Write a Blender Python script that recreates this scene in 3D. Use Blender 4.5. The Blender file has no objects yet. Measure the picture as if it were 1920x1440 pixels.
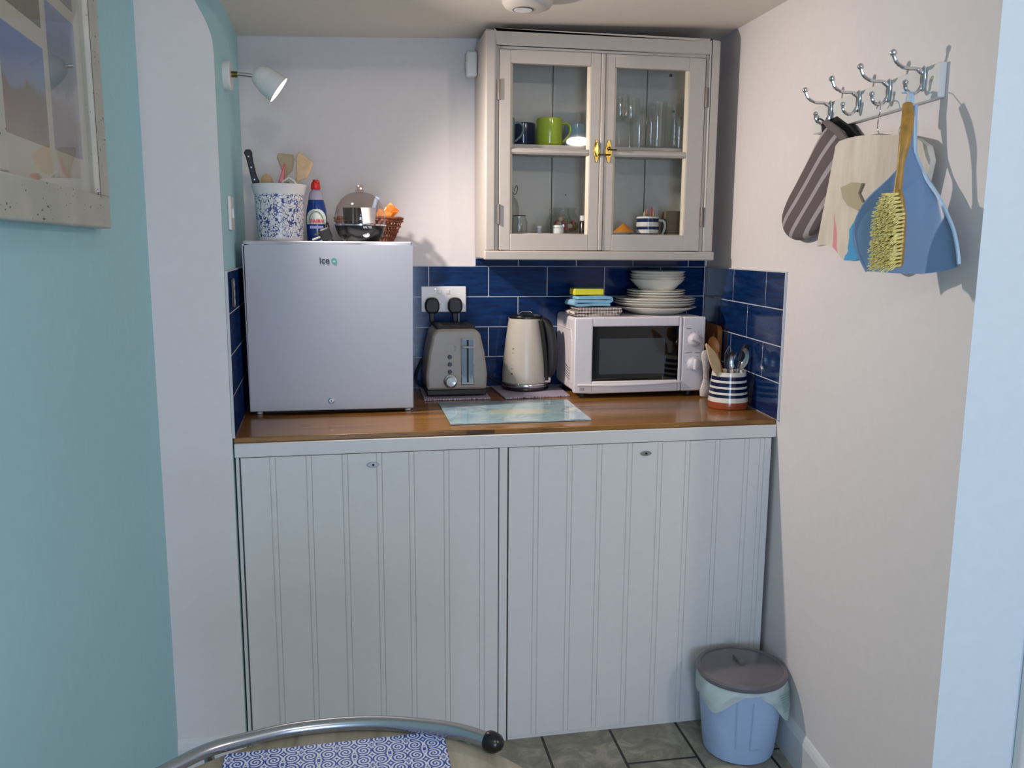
import bpy, math, random
from mathutils import Vector, Matrix
from math import sin, cos, pi, radians

random.seed(7)
SC = bpy.context.scene
COL = SC.collection

# ------------------------------------------------------------------ camera
YAW, PITCH, ROLL, FPX = 0.1731, 0.1587, 0.0063, 1586.3
CAMZ = 1.3664
fwd = Vector((sin(YAW)*cos(PITCH), cos(YAW)*cos(PITCH), -sin(PITCH)))
rgt0 = Vector((cos(YAW), -sin(YAW), 0)); up0 = rgt0.cross(fwd)
rgt = rgt0*cos(ROLL) + up0*sin(ROLL); upv = -rgt0*sin(ROLL) + up0*cos(ROLL)
cd = bpy.data.cameras.new('camera'); cam = bpy.data.objects.new('camera', cd); COL.objects.link(cam)
cd.sensor_width = 36; cd.lens = FPX/1920*36; cd.clip_start = .02
M = Matrix(((rgt.x, upv.x, -fwd.x, 0), (rgt.y, upv.y, -fwd.y, 0), (rgt.z, upv.z, -fwd.z, CAMZ), (0, 0, 0, 1)))
cam.matrix_world = M
SC.camera = cam

# ------------------------------------------------------------------ light and exposure
SC.view_settings.view_transform = 'Standard'; SC.view_settings.look = 'None'
SC.view_settings.gamma = 1; SC.view_settings.use_curve_mapping = False
SC.view_settings.exposure = 0.28
try: SC.cycles.transparent_max_bounces = 32
except Exception: pass
w = bpy.data.worlds.new('world'); SC.world = w; w.use_nodes = True
w.node_tree.nodes['Background'].inputs[0].default_value = (.55, .75, 1, 1)
w.node_tree.nodes['Background'].inputs[1].default_value = 1.0

def lamp(name, kind, loc, energy, color, target=None, **kw):
    l = bpy.data.lights.new(name, kind); l.energy = energy; l.color = color
    for k, v in kw.items(): setattr(l, k, v)
    o = bpy.data.objects.new(name, l); COL.objects.link(o); o.location = loc
    if target is not None:
        o.rotation_euler = (Vector(target)-Vector(loc)).to_track_quat('-Z', 'Y').to_euler()
    return o
# daylight entering through the window behind the camera
lamp('window_daylight', 'AREA', (.11, -2.12, .95), 30, (.56, .72, 1.0), (.60, 1.2, .95), shape='RECTANGLE', size=.64, size_y=1.2)
# warm ceiling downlight of the room behind the camera
lamp('room_downlight', 'AREA', (1.52, -.8, 2.12), 9.5, (1.0, .84, .74), (.80, 2.2, .55), shape='ELLIPSE', size=.16, size_y=.06)
lamp('dining_downlight', 'SPOT', (.15, -.55, 2.15), 17, (1.0, .85, .76), (.70, 2.0, .75), spot_size=radians(125), spot_blend=.7, shadow_soft_size=.06)
# the wall spotlight inside the alcove (bulb sits in the wall_light head)
lamp('spot_bulb_light', 'SPOT', (-.203, 2.363, 1.766), 42, (1.0, .87, .79), (.66, 2.22, 1.24), spot_size=radians(132), spot_blend=.95, shadow_soft_size=.02)

# ------------------------------------------------------------------ material helpers
def lin(h):
    h = h.lstrip('#'); out = []
    for i in (0, 2, 4):
        c = int(h[i:i+2], 16)/255
        out.append(c/12.92 if c <= .04045 else ((c+.055)/1.055)**2.4)
    return (*out, 1)

class NT:
    def __init__(s, name, rough=.5, metal=0, **kw):
        s.m = bpy.data.materials.new(name); s.m.use_nodes = True
        s.t = s.m.node_tree; s.b = s.t.nodes['Principled BSDF']
        s.b.inputs['Roughness'].default_value = rough; s.b.inputs['Metallic'].default_value = metal
        for k, v in kw.items(): s.b.inputs[k.replace('_', ' ')].default_value = v
        s._c = None
    def n(s, t, **kw):
        x = s.t.nodes.new(t)
        for k, v in kw.items(): setattr(x, k, v)
        return x
    def l(s, a, b): s.t.links.new(a, b)
    def coord(s):
        if not s._c: s._c = s.n('ShaderNodeTexCoord').outputs['Object']
        return s._c
    def xyz(s):
        x = s.n('ShaderNodeSeparateXYZ'); s.l(s.coord(), x.inputs[0]); return x.outputs
    def math(s, op, a, b=None, c=None):
        x = s.n('ShaderNodeMath', operation=op)
        for i, v in enumerate((a, b, c)):
            if v is None: continue
            if isinstance(v, (int, float)): x.inputs[i].default_value = v
            else: s.l(v, x.inputs[i])
        return x.outputs[0]
    def vec(s, a, b, c=0):
        x = s.n('ShaderNodeCombineXYZ')
        for i, v in enumerate((a, b, c)):
            if isinstance(v, (int, float)): x.inputs[i].default_value = v
            else: s.l(v, x.inputs[i])
        return x.outputs[0]
    def noise(s, scale, detail=2, vec=None, dist=0, rough=.5):
        x = s.n('ShaderNodeTexNoise'); x.inputs['Scale'].default_value = scale; x.inputs['Detail'].default_value = detail
        x.inputs['Distortion'].default_value = dist; x.inputs['Roughness'].default_value = rough
        s.l(vec if vec is not None else s.coord(), x.inputs['Vector']); return x.outputs['Fac']
    def mapping(s, scale, rot=(0, 0, 0), loc=(0, 0, 0)):
        x = s.n('ShaderNodeMapping'); x.inputs['Scale'].default_value = scale; x.inputs['Rotation'].default_value = rot
        x.inputs['Location'].default_value = loc
        s.l(s.coord(), x.inputs['Vector']); return x.outputs[0]
    def ramp(s, fac, stops, interp='LINEAR'):
        x = s.n('ShaderNodeValToRGB'); x.color_ramp.interpolation = interp
        e = x.color_ramp.elements
        while len(e) < len(stops): e.new(.5)
        for el, (p, c) in zip(e, stops): el.position = p; el.color = lin(c) if isinstance(c, str) else c
        s.l(fac, x.inputs[0]); return x.outputs[0]
    def mix(s, fac, a, b):
        x = s.n('ShaderNodeMix', data_type='RGBA')
        if isinstance(fac, (int, float)): x.inputs[0].default_value = fac
        else: s.l(fac, x.inputs[0])
        for i, v in ((6, a), (7, b)):
            if isinstance(v, str): x.inputs[i].default_value = lin(v)
            else: s.l(v, x.inputs[i])
        return x.outputs[2]
    def base(s, c):
        if isinstance(c, str): s.b.inputs['Base Color'].default_value = lin(c)
        else: s.l(c, s.b.inputs['Base Color'])
        return s
    def bump(s, h, strength=.2, dist=.001):
        x = s.n('ShaderNodeBump'); x.inputs['Strength'].default_value = strength; x.inputs['Distance'].default_value = dist
        s.l(h, x.inputs['Height']); s.l(x.outputs[0], s.b.inputs['Normal']); return s

def simple(name, col, rough=.5, metal=0, var=.06, bump=0, bscale=300, nscale=40, **kw):
    t = NT(name, rough, metal, **kw)
    c = lin(col); d = tuple(max(0, x*(1-var)) for x in c[:3])+(1,)
    f = t.noise(nscale, 3)
    t.base(t.ramp(f, [(.3, d), (.7, c)]))
    if bump: t.bump(t.noise(bscale, 3), bump, .001)
    return t.m
def glass(name, col='#ffffff', rough=0.0, ior=1.45):
    t = NT(name, rough); t.base(col)
    t.b.inputs['Transmission Weight'].default_value = 1; t.b.inputs['IOR'].default_value = ior
    return t.m
def thin_glass(name, tint=(.96, .98, .97, 1), refl=.06, edge=.6):
    m = bpy.data.materials.new(name); m.use_nodes = True; t = m.node_tree
    t.nodes.remove(t.nodes['Principled BSDF']); out = t.nodes['Material Output']
    tr = t.nodes.new('ShaderNodeBsdfTransparent'); tr.inputs[0].default_value = tint
    gl = t.nodes.new('ShaderNodeBsdfGlossy'); gl.inputs['Roughness'].default_value = .02
    fr = t.nodes.new('ShaderNodeLayerWeight'); fr.inputs[0].default_value = .5
    pw = t.nodes.new('ShaderNodeMath'); pw.operation = 'POWER'; pw.inputs[1].default_value = 5
    ad = t.nodes.new('ShaderNodeMath'); ad.operation = 'MULTIPLY_ADD'; ad.inputs[1].default_value = edge; ad.inputs[2].default_value = refl/2
    t.links.new(fr.outputs['Facing'], pw.inputs[0])
    mx = t.nodes.new('ShaderNodeMixShader')
    t.links.new(pw.outputs[0], ad.inputs[0]); t.links.new(ad.outputs[0], mx.inputs[0])
    t.links.new(tr.outputs[0], mx.inputs[1]); t.links.new(gl.outputs[0], mx.inputs[2]); t.links.new(mx.outputs[0], out.inputs[0])
    return m
def emis(name, col, s):
    t = NT(name); t.base('#000000'); t.b.inputs['Emission Color'].default_value = lin(col); t.b.inputs['Emission Strength'].default_value = s
    return t.m

WHITE = simple('white_wall_paint', '#e2dcdb', .75, var=.03, bump=.12, bscale=90)
TEAL = simple('teal_wall_paint', '#aee0ea', .7, var=.04, bump=.12, bscale=90)
CEIL = simple('ceiling_paint', '#e4dcd0', .8, var=.03, bump=.08, bscale=60)
GLOSSW = simple('white_gloss_trim', '#dcdcda', .35, var=.02)
CUPB = simple('cupboard_paint', '#dbdad8', .5, var=.03, bump=.05, bscale=150)
CABP = simple('cabinet_paint', '#b8b0a7', .42, var=.05, bump=.08, bscale=120)
CABB = simple('cabinet_back_paint', '#cfccc3', .6, var=.05)
DARK = simple('dark_gap', '#151514', .8)
BLACK = simple('black_plastic', '#101011', .28)
BLACKM = simple('matt_black_plastic', '#17171a', .5)
CHROME = simple('chrome', '#d8d8dc', .07, 1, var=.02)
STEEL = simple('brushed_steel', '#b9b9bc', .22, 1, var=.05)
BRASS = simple('aged_brass', '#857238', .25, 1, var=.35, nscale=120)
WHP = simple('white_plastic', '#e6e4e2', .3, var=.02)
MWP = simple('microwave_white', '#e3dcde', .35, var=.02)
FRW = simple('fridge_white', '#b3b5be', .38, var=.02, bump=.05, bscale=500)
CERW = simple('white_ceramic', '#e9e4d8', .12, var=.02)
PEWTER = simple('taupe_enamel', '#989086', .33, .0, var=.04)
KETC = simple('stone_enamel', '#b7b0a4', .3, .0, var=.04)
GLASS = thin_glass('clear_glass', (.975, .98, .977, 1), .11, .38)
JARG = thin_glass('jar_glass', (.93, .945, .94, 1), .12, .6)
PANE = thin_glass('cabinet_pane_glass', (.98, .985, .98, 1), .03)
RED = simple('red_plastic', '#d1231f', .3)
NAVY = simple('navy_glaze', '#16213f', .12)
LIME = simple('lime_glaze', '#a9bd2c', .1)
PALEB = simple('pale_blue_glaze', '#a3bfc9', .1)
GREYG = simple('grey_green_glaze', '#74898c', .12)
TERRA = simple('terracotta', '#a4532f', .5, var=.1)
SPATW = simple('pale_wood', '#dcb98c', .55, var=.2, nscale=60)
MIDW = simple('honey_wood', '#a8682b', .45, var=.3, nscale=50)

def tile_mat():
    t = NT('navy_glazed_tile', .10); t.b.inputs['Specular IOR Level'].default_value = .32
    t.base(t.ramp(t.noise(14, 4, t.mapping((1, 1, 6))), [(.3, '#0c2147'), (.75, '#15376c')]))
    t.bump(t.noise(30, 2), .05, .001); return t.m
TILE = tile_mat()
def soft_tile():
    t = tile_mat2 = NT('navy_satin_tile', .5); t.b.inputs['Specular IOR Level'].default_value = 0
    t.base(t.ramp(t.noise(14, 4, t.mapping((1, 1, 6))), [(.3, '#0c2147'), (.75, '#15376c')]))
    g = t.n('ShaderNodeBsdfGlossy'); g.inputs['Roughness'].default_value = .12
    m = t.n('ShaderNodeMixShader'); m.inputs[0].default_value = .05
    t.l(t.b.outputs[0], m.inputs[1]); t.l(g.outputs[0], m.inputs[2]); t.l(m.outputs[0], t.t.nodes['Material Output'].inputs[0])
    return t.m
TILE_S = soft_tile()
GROUT = simple('white_grout', '#c9cbd0', .8)

def wood_top():
    t = NT('varnished_wood', .26)
    x, y, z = t.xyz()
    row = t.math('FLOOR', t.math('DIVIDE', y, .072))
    wn = t.n('ShaderNodeTexWhiteNoise', noise_dimensions='1D'); t.l(row, wn.inputs['W'])
    sh = t.math('MULTIPLY', wn.outputs[0], 3.0)
    v = t.vec(t.math('ADD', t.math('MULTIPLY', x, 1.6), sh), t.math('MULTIPLY', y, 26), z)
    g = t.noise(2.4, 6, v, .6, .6)
    fac = t.math('ADD', t.math('MULTIPLY', g, .75), t.math('MULTIPLY', wn.outputs[0], .25))
    c = t.ramp(fac, [(.28, '#452810'), (.42, '#77501f'), (.55, '#93672c'), (.68, '#8a5c26'), (.8, '#b08344')])
    vo = t.n('ShaderNodeTexVoronoi'); vo.inputs['Scale'].default_value = 4.2; t.l(t.vec(x, t.math('MULTIPLY', y, 1.3), 0), vo.inputs['Vector'])
    k = t.ramp(vo.outputs['Distance'], [(.03, '#ffffff'), (.09, '#000000')])
    c = t.mix(k, c, '#41230c')
    seam = t.math('LESS_THAN', t.math('FRACT', t.math('DIVIDE', y, .072)), .02)
    c = t.mix(seam, c, '#4a2b10')
    t.base(c); t.b.inputs['Coat Weight'].default_value = .25; t.b.inputs['Coat Roughness'].default_value = .1
    t.bump(g, .05, .001); return t.m
WOODTOP = wood_top()

def floor_mat():
    t = NT('stone_floor_tile', .45)
    x, y, z = t.xyz()
    br = t.n('ShaderNodeTexBrick'); br.offset = .5
    t.l(t.vec(t.math('ADD', y, .0), t.math('ADD', x, -.07)), br.inputs['Vector'])
    for k, v in (('Scale', 1), ('Mortar Size', .004), ('Mortar Smooth', .1), ('Brick Width', .4), ('Row Height', .2), ('Bias', 0)): br.inputs[k].default_value = v
    br.inputs['Color1'].default_value = (.45, .45, .45, 1); br.inputs['Color2'].default_value = (.6, .6, .6, 1); br.inputs['Mortar'].default_value = (0, 0, 0, 1)
    n1 = t.noise(9, 8, dist=1.2, rough=.7)
    c = t.ramp(n1, [(.3, '#6a675f'), (.5, '#8d897a'), (.62, '#aaa592'), (.75, '#8f8a7e')])
    mm = t.n('ShaderNodeMix', data_type='RGBA', blend_type='MULTIPLY'); mm.inputs[0].default_value = .4
    t.l(c, mm.inputs[6]); t.l(br.outputs['Color'], mm.inputs[7])
    c = t.mix(br.outputs['Fac'], c, '#262421')
    t.base(c); t.bump(t.math('SUBTRACT', n1, t.math('MULTIPLY', br.outputs['Fac'], .8)), .3, .003); return t.m
FLOOR = floor_mat()

# ------------------------------------------------------------------ mesh helpers
class MB:
    def __init__(s): s.v = []; s.f = []; s.mi = []; s.M = None
    def add(s, vs, fs, mi=0):
        o = len(s.v)
        s.v += [tuple(s.M @ Vector(p)) if s.M else tuple(p) for p in vs]
        s.f += [tuple(i+o for i in f) for f in fs]; s.mi += [mi]*len(fs); return s
    def box(s, x0, x1, y0, y1, z0, z1, mi=0):
        vs = [(x, y, z) for z in (z0, z1) for y in (y0, y1) for x in (x0, x1)]
        return s.add(vs, [(0, 2, 3, 1), (4, 5, 7, 6), (0, 1, 5, 4), (2, 6, 7, 3), (0, 4, 6, 2), (1, 3, 7, 5)], mi)
    def lathe(s, prof, n=40, c=(0, 0, 0), mi=0, sx=1, sy=1, axis='z'):
        vs = []; fs = []
        for (r, z) in prof:
            for i in range(n):
                a = 2*pi*i/n
                p = (r*cos(a)*sx, r*sin(a)*sy, z)
                if axis == 'y': p = (p[0], -p[2], p[1])   # z of the profile runs toward -y (the viewer)
                if axis == 'x': p = (p[2], p[0], p[1])
                vs.append((p[0]+c[0], p[1]+c[1], p[2]+c[2]))
        for j in range(len(prof)-1):
            for i in range(n):
                k = (i+1) % n
                fs.append((j*n+i, j*n+k, (j+1)*n+k, (j+1)*n+i))
        if prof[0][0] > 0: fs.append(tuple(range(n-1, -1, -1))) if getattr(s, 'cap', True) else None
        if prof[-1][0] > 0 and getattr(s, 'cap', True): fs.append(tuple((len(prof)-1)*n+i for i in range(n)))
        return s.add(vs, fs, mi)
    def shell(s, prof, **k):
        s.cap = False; s.lathe(prof, **k); s.cap = True; return s
    def cyl(s, r, z0, z1, c=(0, 0, 0), n=24, mi=0, axis='z', r2=None):
        return s.lathe([(r, z0), (r2 if r2 is not None else r, z1)], n, c, mi, axis=axis)
    def ball(s, r, c, n=16, mi=0, sx=1, sy=1, sz=1):
        m = n//2
        return s.lathe([(max(1e-5, r*sin(pi*j/m)), -r*sz*cos(pi*j/m)) for j in range(m+1)], n, c, mi, sx, sy)
    def tube(s, pts, r, n=12, mi=0, closed=False, flat=1):
        P = [Vector(p) for p in pts]; N = len(P); R = r if isinstance(r, (list, tuple)) else [r]*N
        prev = None; vs = []; fs = []
        for i in range(N):
            a = P[(i-1) % N] if (i > 0 or closed) else P[i]; b = P[(i+1) % N] if (i < N-1 or closed) else P[i]
            t = (b-a).normalized()
            if prev is None:
                q = Vector((0, 0, 1)) if abs(t.z) < .9 else Vector((1, 0, 0)); u = t.cross(q).normalized()
            else: u = (prev - t*prev.dot(t)).normalized()
            prev = u; v = t.cross(u)
            for k in range(n):
                an = 2*pi*k/n; vs.append(P[i]+(u*cos(an)+v*sin(an)*flat)*R[i])
        for i in range(N if closed else N-1):
            j = (i+1) % N
            for k in range(n):
                l = (k+1) % n; fs.append((i*n+k, i*n+l, j*n+l, j*n+k))
        if not closed: fs += [tuple(range(n-1, -1, -1)), tuple((N-1)*n+k for k in range(n))]
        return s.add(vs, fs, mi)
    def prism(s, poly, a0, a1, plane='xz', mi=0):
        n = len(poly)
        if plane == 'xz': f = lambda p, a: (p[0], a, p[1])
        elif plane == 'xy': f = lambda p, a: (p[0], p[1], a)
        else: f = lambda p, a: (a, p[0], p[1])
        vs = [f(p, a0) for p in poly]+[f(p, a1) for p in poly]
        fs = [tuple(range(n)), tuple(range(2*n-1, n-1, -1))]+[(i, i+n, (i+1) % n+n, (i+1) % n) for i in range(n)]
        return s.add(vs, fs, mi)
    def build(s, name, mats, parent=None, smooth=False, bev=0, seg=2, sub=0, ang=35, loc=None, rot=None):
        me = bpy.data.meshes.new(name); me.from_pydata([tuple(v) for v in s.v], [], s.f)
        if not isinstance(mats, (list, tuple)): mats = [mats]
        for m in mats: me.materials.append(m)
        for p, i in zip(me.polygons, s.mi): p.material_index = i
        import bmesh
        b = bmesh.new(); b.from_mesh(me); bmesh.ops.remove_doubles(b, verts=b.verts, dist=1e-6)
        bmesh.ops.recalc_face_normals(b, faces=b.faces); b.to_mesh(me); b.free()
        o = bpy.data.objects.new(name, me); COL.objects.link(o)
        if parent: o.parent = parent
        if loc: o.location = loc
        if rot: o.rotation_euler = rot
        if bev:
            m = o.modifiers.new('bevel', 'BEVEL'); m.width = bev; m.segments = seg; m.limit_method = 'ANGLE'; m.angle_limit = radians(30)
        if sub:
            m = o.modifiers.new('sub', 'SUBSURF'); m.levels = sub; m.render_levels = sub
        if smooth or bev or sub:
            for p in me.polygons: p.use_smooth = True
            if not sub:
                try: me.set_sharp_from_angle(angle=radians(ang))
                except Exception: pass
        return o

def box(x0, x1, y0, y1, z0, z1): return MB().box(x0, x1, y0, y1, z0, z1)
def empty(name, loc, rz=0, label=None, cat=None, group=None):
    o = bpy.data.objects.new(name, None); COL.objects.link(o); o.location = loc; o.rotation_euler = (0, 0, rz)
    o.empty_display_size = .05
    return tag(o, label, cat, group)
def tag(o, label=None, cat=None, group=None, kind=None):
    if label: o['label'] = label
    if cat: o['category'] = cat
    if group: o['group'] = group
    if kind: o['kind'] = kind
    return o
def struct(name, mb, mat, parent=None, **k):
    o = mb.build(name, mat, parent, **k)
    if not parent: o['kind'] = 'structure'
    return o
def copy_tree(o, loc=None, rz=None, label=None):
    def rec(a, p):
        c = a.copy(); COL.objects.link(c); c.parent = p
        for ch in a.children: rec(ch, c)
        return c
    c = rec(o, None)
    if loc: c.location = loc
    if rz is not None: c.rotation_euler = (0, 0, rz)
    if label: c['label'] = label
    return c
def text(name, body, size, mat, parent, loc, rot=(pi/2, 0, 0), depth=.0004, align='CENTER', bold=0, sx=1):
    cu = bpy.data.curves.new('t', 'FONT'); cu.body = body; cu.size = size; cu.extrude = depth; cu.align_x = align; cu.align_y = 'CENTER'; cu.offset = bold
    to = bpy.data.objects.new('t', cu); COL.objects.link(to)
    dg = bpy.context.evaluated_depsgraph_get(); dg.update()
    me = bpy.data.meshes.new_from_object(to.evaluated_get(dg)); bpy.data.objects.remove(to)
    me.materials.clear(); me.materials.append(mat)
    o = bpy.data.objects.new(name, me); COL.objects.link(o); o.parent = parent; o.location = loc; o.rotation_euler = rot; o.scale = (sx, 1, 1)
    return o

# ------------------------------------------------------------------ room frames
D = 2.852                       # back wall
AR, AL, AF = .0814, -.0569, .0193
CR = Vector((1.193, D, 0)); CL = Vector((-.370, D, 0))
RZ = -(pi/2+AR)                 # right-wall frame: local x toward the room, local y into the wall
LZ = pi/2-AL                    # left-wall frame: local x toward the back, local y into the wall
dR = Vector((-sin(AR), -cos(AR), 0)); nRv = Vector((cos(AR), -sin(AR), 0))
def RW(u, wo=0, z=0): return tuple(CR + dR*u - nRv*wo + Vector((0, 0, z)))
def xr(y): return 1.193-(D-y)*math.tan(AR)
def xl(y): return -.370-(D-y)*math.tan(AL)
def xt(y): return -.495+(2.1-y)*math.tan(-AL)
def cz(x, y): return 2.022+.036*x+.05*(y-D)
PY = 2.125                      # face of the pier

# ------------------------------------------------------------------ setting
struct('floor', box(-.9, 2.7, -2.4, 3.0, -.05, 0), FLOOR)
struct('wall_back', box(-.6, 1.4, D, D+.1, 0, 2.3), WHITE)
# left wall of the alcove, leaning outward at its front top corner
mb = MB(); cols = [D+.05, 2.46]+[2.46+(PY-2.46)*k/8 for k in range(1, 9)]; zs = [0, 1.80, 1.825, 1.845, 1.867, 1.890, 1.912, 1.94, 1.97, 2.02, 2.1]; sh = [0, 0, .001, .004, .011, .021, .033, .050, .070, .105, .16]
vs = []
for ci, y in enumerate(cols):
    for z, q in zip(zs, sh): vs.append((xl(y)-q*(max(0, ci-1)/8)**2, y, z))
n = len(zs); fs = [(c*n+i, c*n+i+1, (c+1)*n+i+1, (c+1)*n+i) for c in range(len(cols)-1) for i in range(n-1)]
mb.add(vs, fs)
struct('wall_alcove_left', mb, TEAL, smooth=True, ang=60)
# pier face and body
mb = MB()
poly = [(-.60, 0)]+[(xl(PY)-q, z) for z, q in zip(zs, sh)]+[(-.60, 2.1)]
mb.prism(poly, PY, PY+.004); struct('wall_pier', mb, WHITE)
mb = MB().prism([(xt(2.2), 2.2), (xt(-2.3), -2.3), (xt(-2.3)-.2, -2.3), (xt(2.2)-.2, 2.2)], 0, 2.35, 'xy')
struct('wall_left', mb, TEAL)
E0 = 1.345
mb = MB().prism([(xr(2.95), 2.95), (xr(E0), E0), (1.45, E0+.06), (1.45, 2.95)], 0, 2.3, 'xy')
struct('wall_right', mb, WHITE)
DAYBLUE = simple('daylight_blue_tint', '#dbe9f2', .7, var=.03, bump=.1, bscale=90)  # blue cast of the daylight on the return wall, put into its base colour
struct('wall_return', MB().prism([(xr(E0), E0), (2.65, E0), (2.65, E0+.1), (1.3, E0+.1)], 0, 2.3, 'xy'), DAYBLUE)
struct('wall_side', box(2.6, 2.7, -2.3, 1.4, 0, 2.35), WHITE)
mb = MB()
mb.box(-.6, -.23, -2.3, -2.2, 0, 2.35); mb.box(.45, 2.7, -2.3, -2.2, 0, 2.35); mb.box(-.23, .45, -2.3, -2.2, 0, .3); mb.box(-.23, .45, -2.3, -2.2, 1.6, 2.35)
struct('wall_rear', mb, WHITE)
wf = struct('window_1', MB().box(-.23, -.19, -2.27, -2.21, .3, 1.6).box(.41, .45, -2.27, -2.21, .3, 1.6).box(-.23, .45, -2.27, -2.21, .3, .35).box(-.23, .45, -2.27, -2.21, 1.55, 1.6), GLOSSW)
MB().box(-.19, .41, -2.245, -2.241, .35, 1.55).build('window_pane', PANE, wf)
# ceiling: low and slightly sloping over the alcove, higher in the room
mb = MB()
def cv(x, y): return (x, y, cz(x, y))
X0, X1 = -.9, 1.5
mb.add([cv(X0, 2.95), cv(X1, 2.95), cv(X1, 1.75), cv(X0, 1.75), (X0, 1.75, 2.32), (X1, 1.75, 2.32), (X0, 2.95, 2.32), (X1, 2.95, 2.32)],
       [(0, 1, 2, 3), (3, 2, 5, 4), (4, 5, 7, 6)])
mb.box(-.9, 2.7, -2.3, 1.75, 2.30, 2.33)
struct('ceiling', mb, CEIL)
# skirting
mb = MB().prism([(2.165, 0), (2.165, 0.117), (E0, .117), (E0, 0)], 0, .001, 'yz')
mb = MB()
P = [RW((D-y)/cos(AR), o) for y in (2.165, E0) for o in (0, .013)]
prof = [(-.002, 0), (.013, 0), (.013, .092), (.009, .104), (.004, .112), (-.002, .116)]
u0, u1 = (D-2.165)/cos(AR), (D-E0)/cos(AR)
vs = [RW(u, o, z) for u in (u0, u1) for o, z in prof]; k = len(prof)
mb.add(vs, [tuple(range(k)), tuple(range(2*k-1, k-1, -1))]+[(i, i+k, (i+1) % k+k, (i+1) % k) for i in range(k)])
struct('baseboard_right', mb, GLOSSW)
struct('baseboard_left', MB().prism([(PY+.003, 0), (PY-.014, 0), (PY-.014, .088), (PY-.010, .103), (PY-.004, .114), (PY+.003, .117)], xt(PY)-.02, xl(PY)-.004, 'yz'), GLOSSW)
struct('trim_1', box(1.245, 1.325, E0-.022, E0-.001, 0, 2.02), GLOSSW, bev=.004)

# ------------------------------------------------------------------ tiles
def tiles(rects, name, label, base, thick=.008):
    """rects in (u0,u1,z0,z1); base is the grout slab rectangles"""
    root = empty(name, (0, 0, 0), 0, label, 'tiles')
    return root
G = .0012
def tile_field(root, rows, slab, th=.007, mat=None):
    g = MB()
    for (a, b, c, d) in slab: g.box(a, b, -th+.0005, -.0002, c, d)
    g.build('grout', GROUT, root)
    t = MB()
    for (z0, z1, joints) in rows:
        for a, b in zip(joints[:-1], joints[1:]):
            if b-a > .008: t.box(a+G, b-G, -th, -.001, z0+G, z1-G)
    t.build('glazed_tiles', mat or TILE, root, bev=.0006, seg=1)
ZT = 1.307
def joints(a, b, j0, step):
    k = math.ceil((a-j0)/step+1e-6); out = [a]
    while j0+k*step < b-.004: out.append(j0+k*step); k += 1
    return out+[b]
rt = empty('tile_splashback', (0, D, 0), 0, 'navy glazed brick tiles along the back wall behind the toaster and kettle', 'tiles')
rows = []
zb = [.896, ZT-.408, ZT-.306, ZT-.204, ZT-.102, ZT]
for i in range(1, 5):
    j0 = .4152 if (4-i) % 2 == 0 else .4152+.101
    rows.append((zb[i] if i > 1 else .897, zb[i+1], joints(-.361, 1.184, j0, .202)))
rows.append((ZT, ZT+.026, joints(.37, 1.184, .5162, .202)))
tile_field(rt, rows, [(-.362, 1.186, .897, ZT+.001), (.369, 1.186, ZT, ZT+.028)])
ru = (D-2.157)/cos(AR)
rt = empty('tile_splashback', tuple(CR), RZ, 'navy glazed brick tiles on the right wall beside the striped jar', 'tiles')
rows = []
for i in range(1, 5):
    j0 = .2990 if (4-i) % 2 == 0 else .152
    rows.append((zb[i] if i > 1 else .897, zb[i+1], joints(.009, ru, j0, .268 if (4-i) % 2 == 0 else .28)))
tile_field(rt, rows, [(.008, ru+.002, .897, ZT+.002)])
lu_ = (D-2.14)/cos(AL)
rt = empty('tile_splashback', (xl(2.14), 2.14, 0), LZ, 'navy glazed brick tiles on the left wall beside the small white fridge', 'tiles')
rows = []
for i in range(1, 5):
    rows.append((zb[i] if i > 1 else .897, zb[i+1], joints(.0, lu_-.001, .06 if i % 2 else .12, .202)))
tile_field(rt, rows, [(-.002, lu_, .897, ZT+.002)], mat=TILE_S)

# ------------------------------------------------------------------ worktop and base cupboard
def fy(x): return 2.155+.0193*x
mb = MB(); ZC = .896
zt0 = .8965
pl = [(xl(2.15)+.0015, fy(-.33)), (xr(2.17)-.0015, fy(1.14)), (xr(D)-.002, D-.001), (xl(D)+.002, D-.001)]
mb.prism(pl, .882, ZC, 'xy')
o = mb.build('worktop', WOODTOP, None, bev=.0025)
tag(o, 'varnished honey-brown wooden worktop with knots under the fridge and microwave', 'worktop')
bc = empty('base_cupboard', (0, 2.152, 0), math.atan(AF), 'white tongue-and-groove cupboard with two doors under the wooden worktop', 'cupboard')
XLc, XRc = -.327, 1.137
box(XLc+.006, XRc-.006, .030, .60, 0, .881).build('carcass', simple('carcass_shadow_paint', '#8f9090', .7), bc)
box(XLc, XRc, -.004, .030, .846, .8815).build('fascia', CUPB, bc, bev=.002)
box(.345, .367, .0, .030, 0, .846).build('centre_post', CUPB, bc, bev=.0015)
box(XLc+.001, XLc+.009, .008, .030, 0, .846).build('side_post', CUPB, bc)
box(.372, XRc-.010, .004, .030, 0, .010).build('plinth', CUPB, bc)
box(XLc+.009, .343, .004, .030, 0, .010).build('plinth', CUPB, bc)
def board_door(x0, x1, grooves, z0, z1):
    pts = [(x0, .020), (x0, 0)]
    for g in grooves:
        a = g-.0085
        pts += [(a-.0012, 0), (a, .0022), (a+.0012, .0), (a+.004, -.0005), (a+.0095, -.0005), (a+.0123, .0), (a+.0135, .0024), (a+.0148, 0)]
    pts += [(x1, 0), (x1, .020)]
    return MB().prism(pts, z0, z1, 'xy')
GL = (-.235, -.146, -.056, .031, .114, .205, .300)
GR = (.447, .54, .623, .709, .796, .877, .965, 1.053, 1.10)
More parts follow.
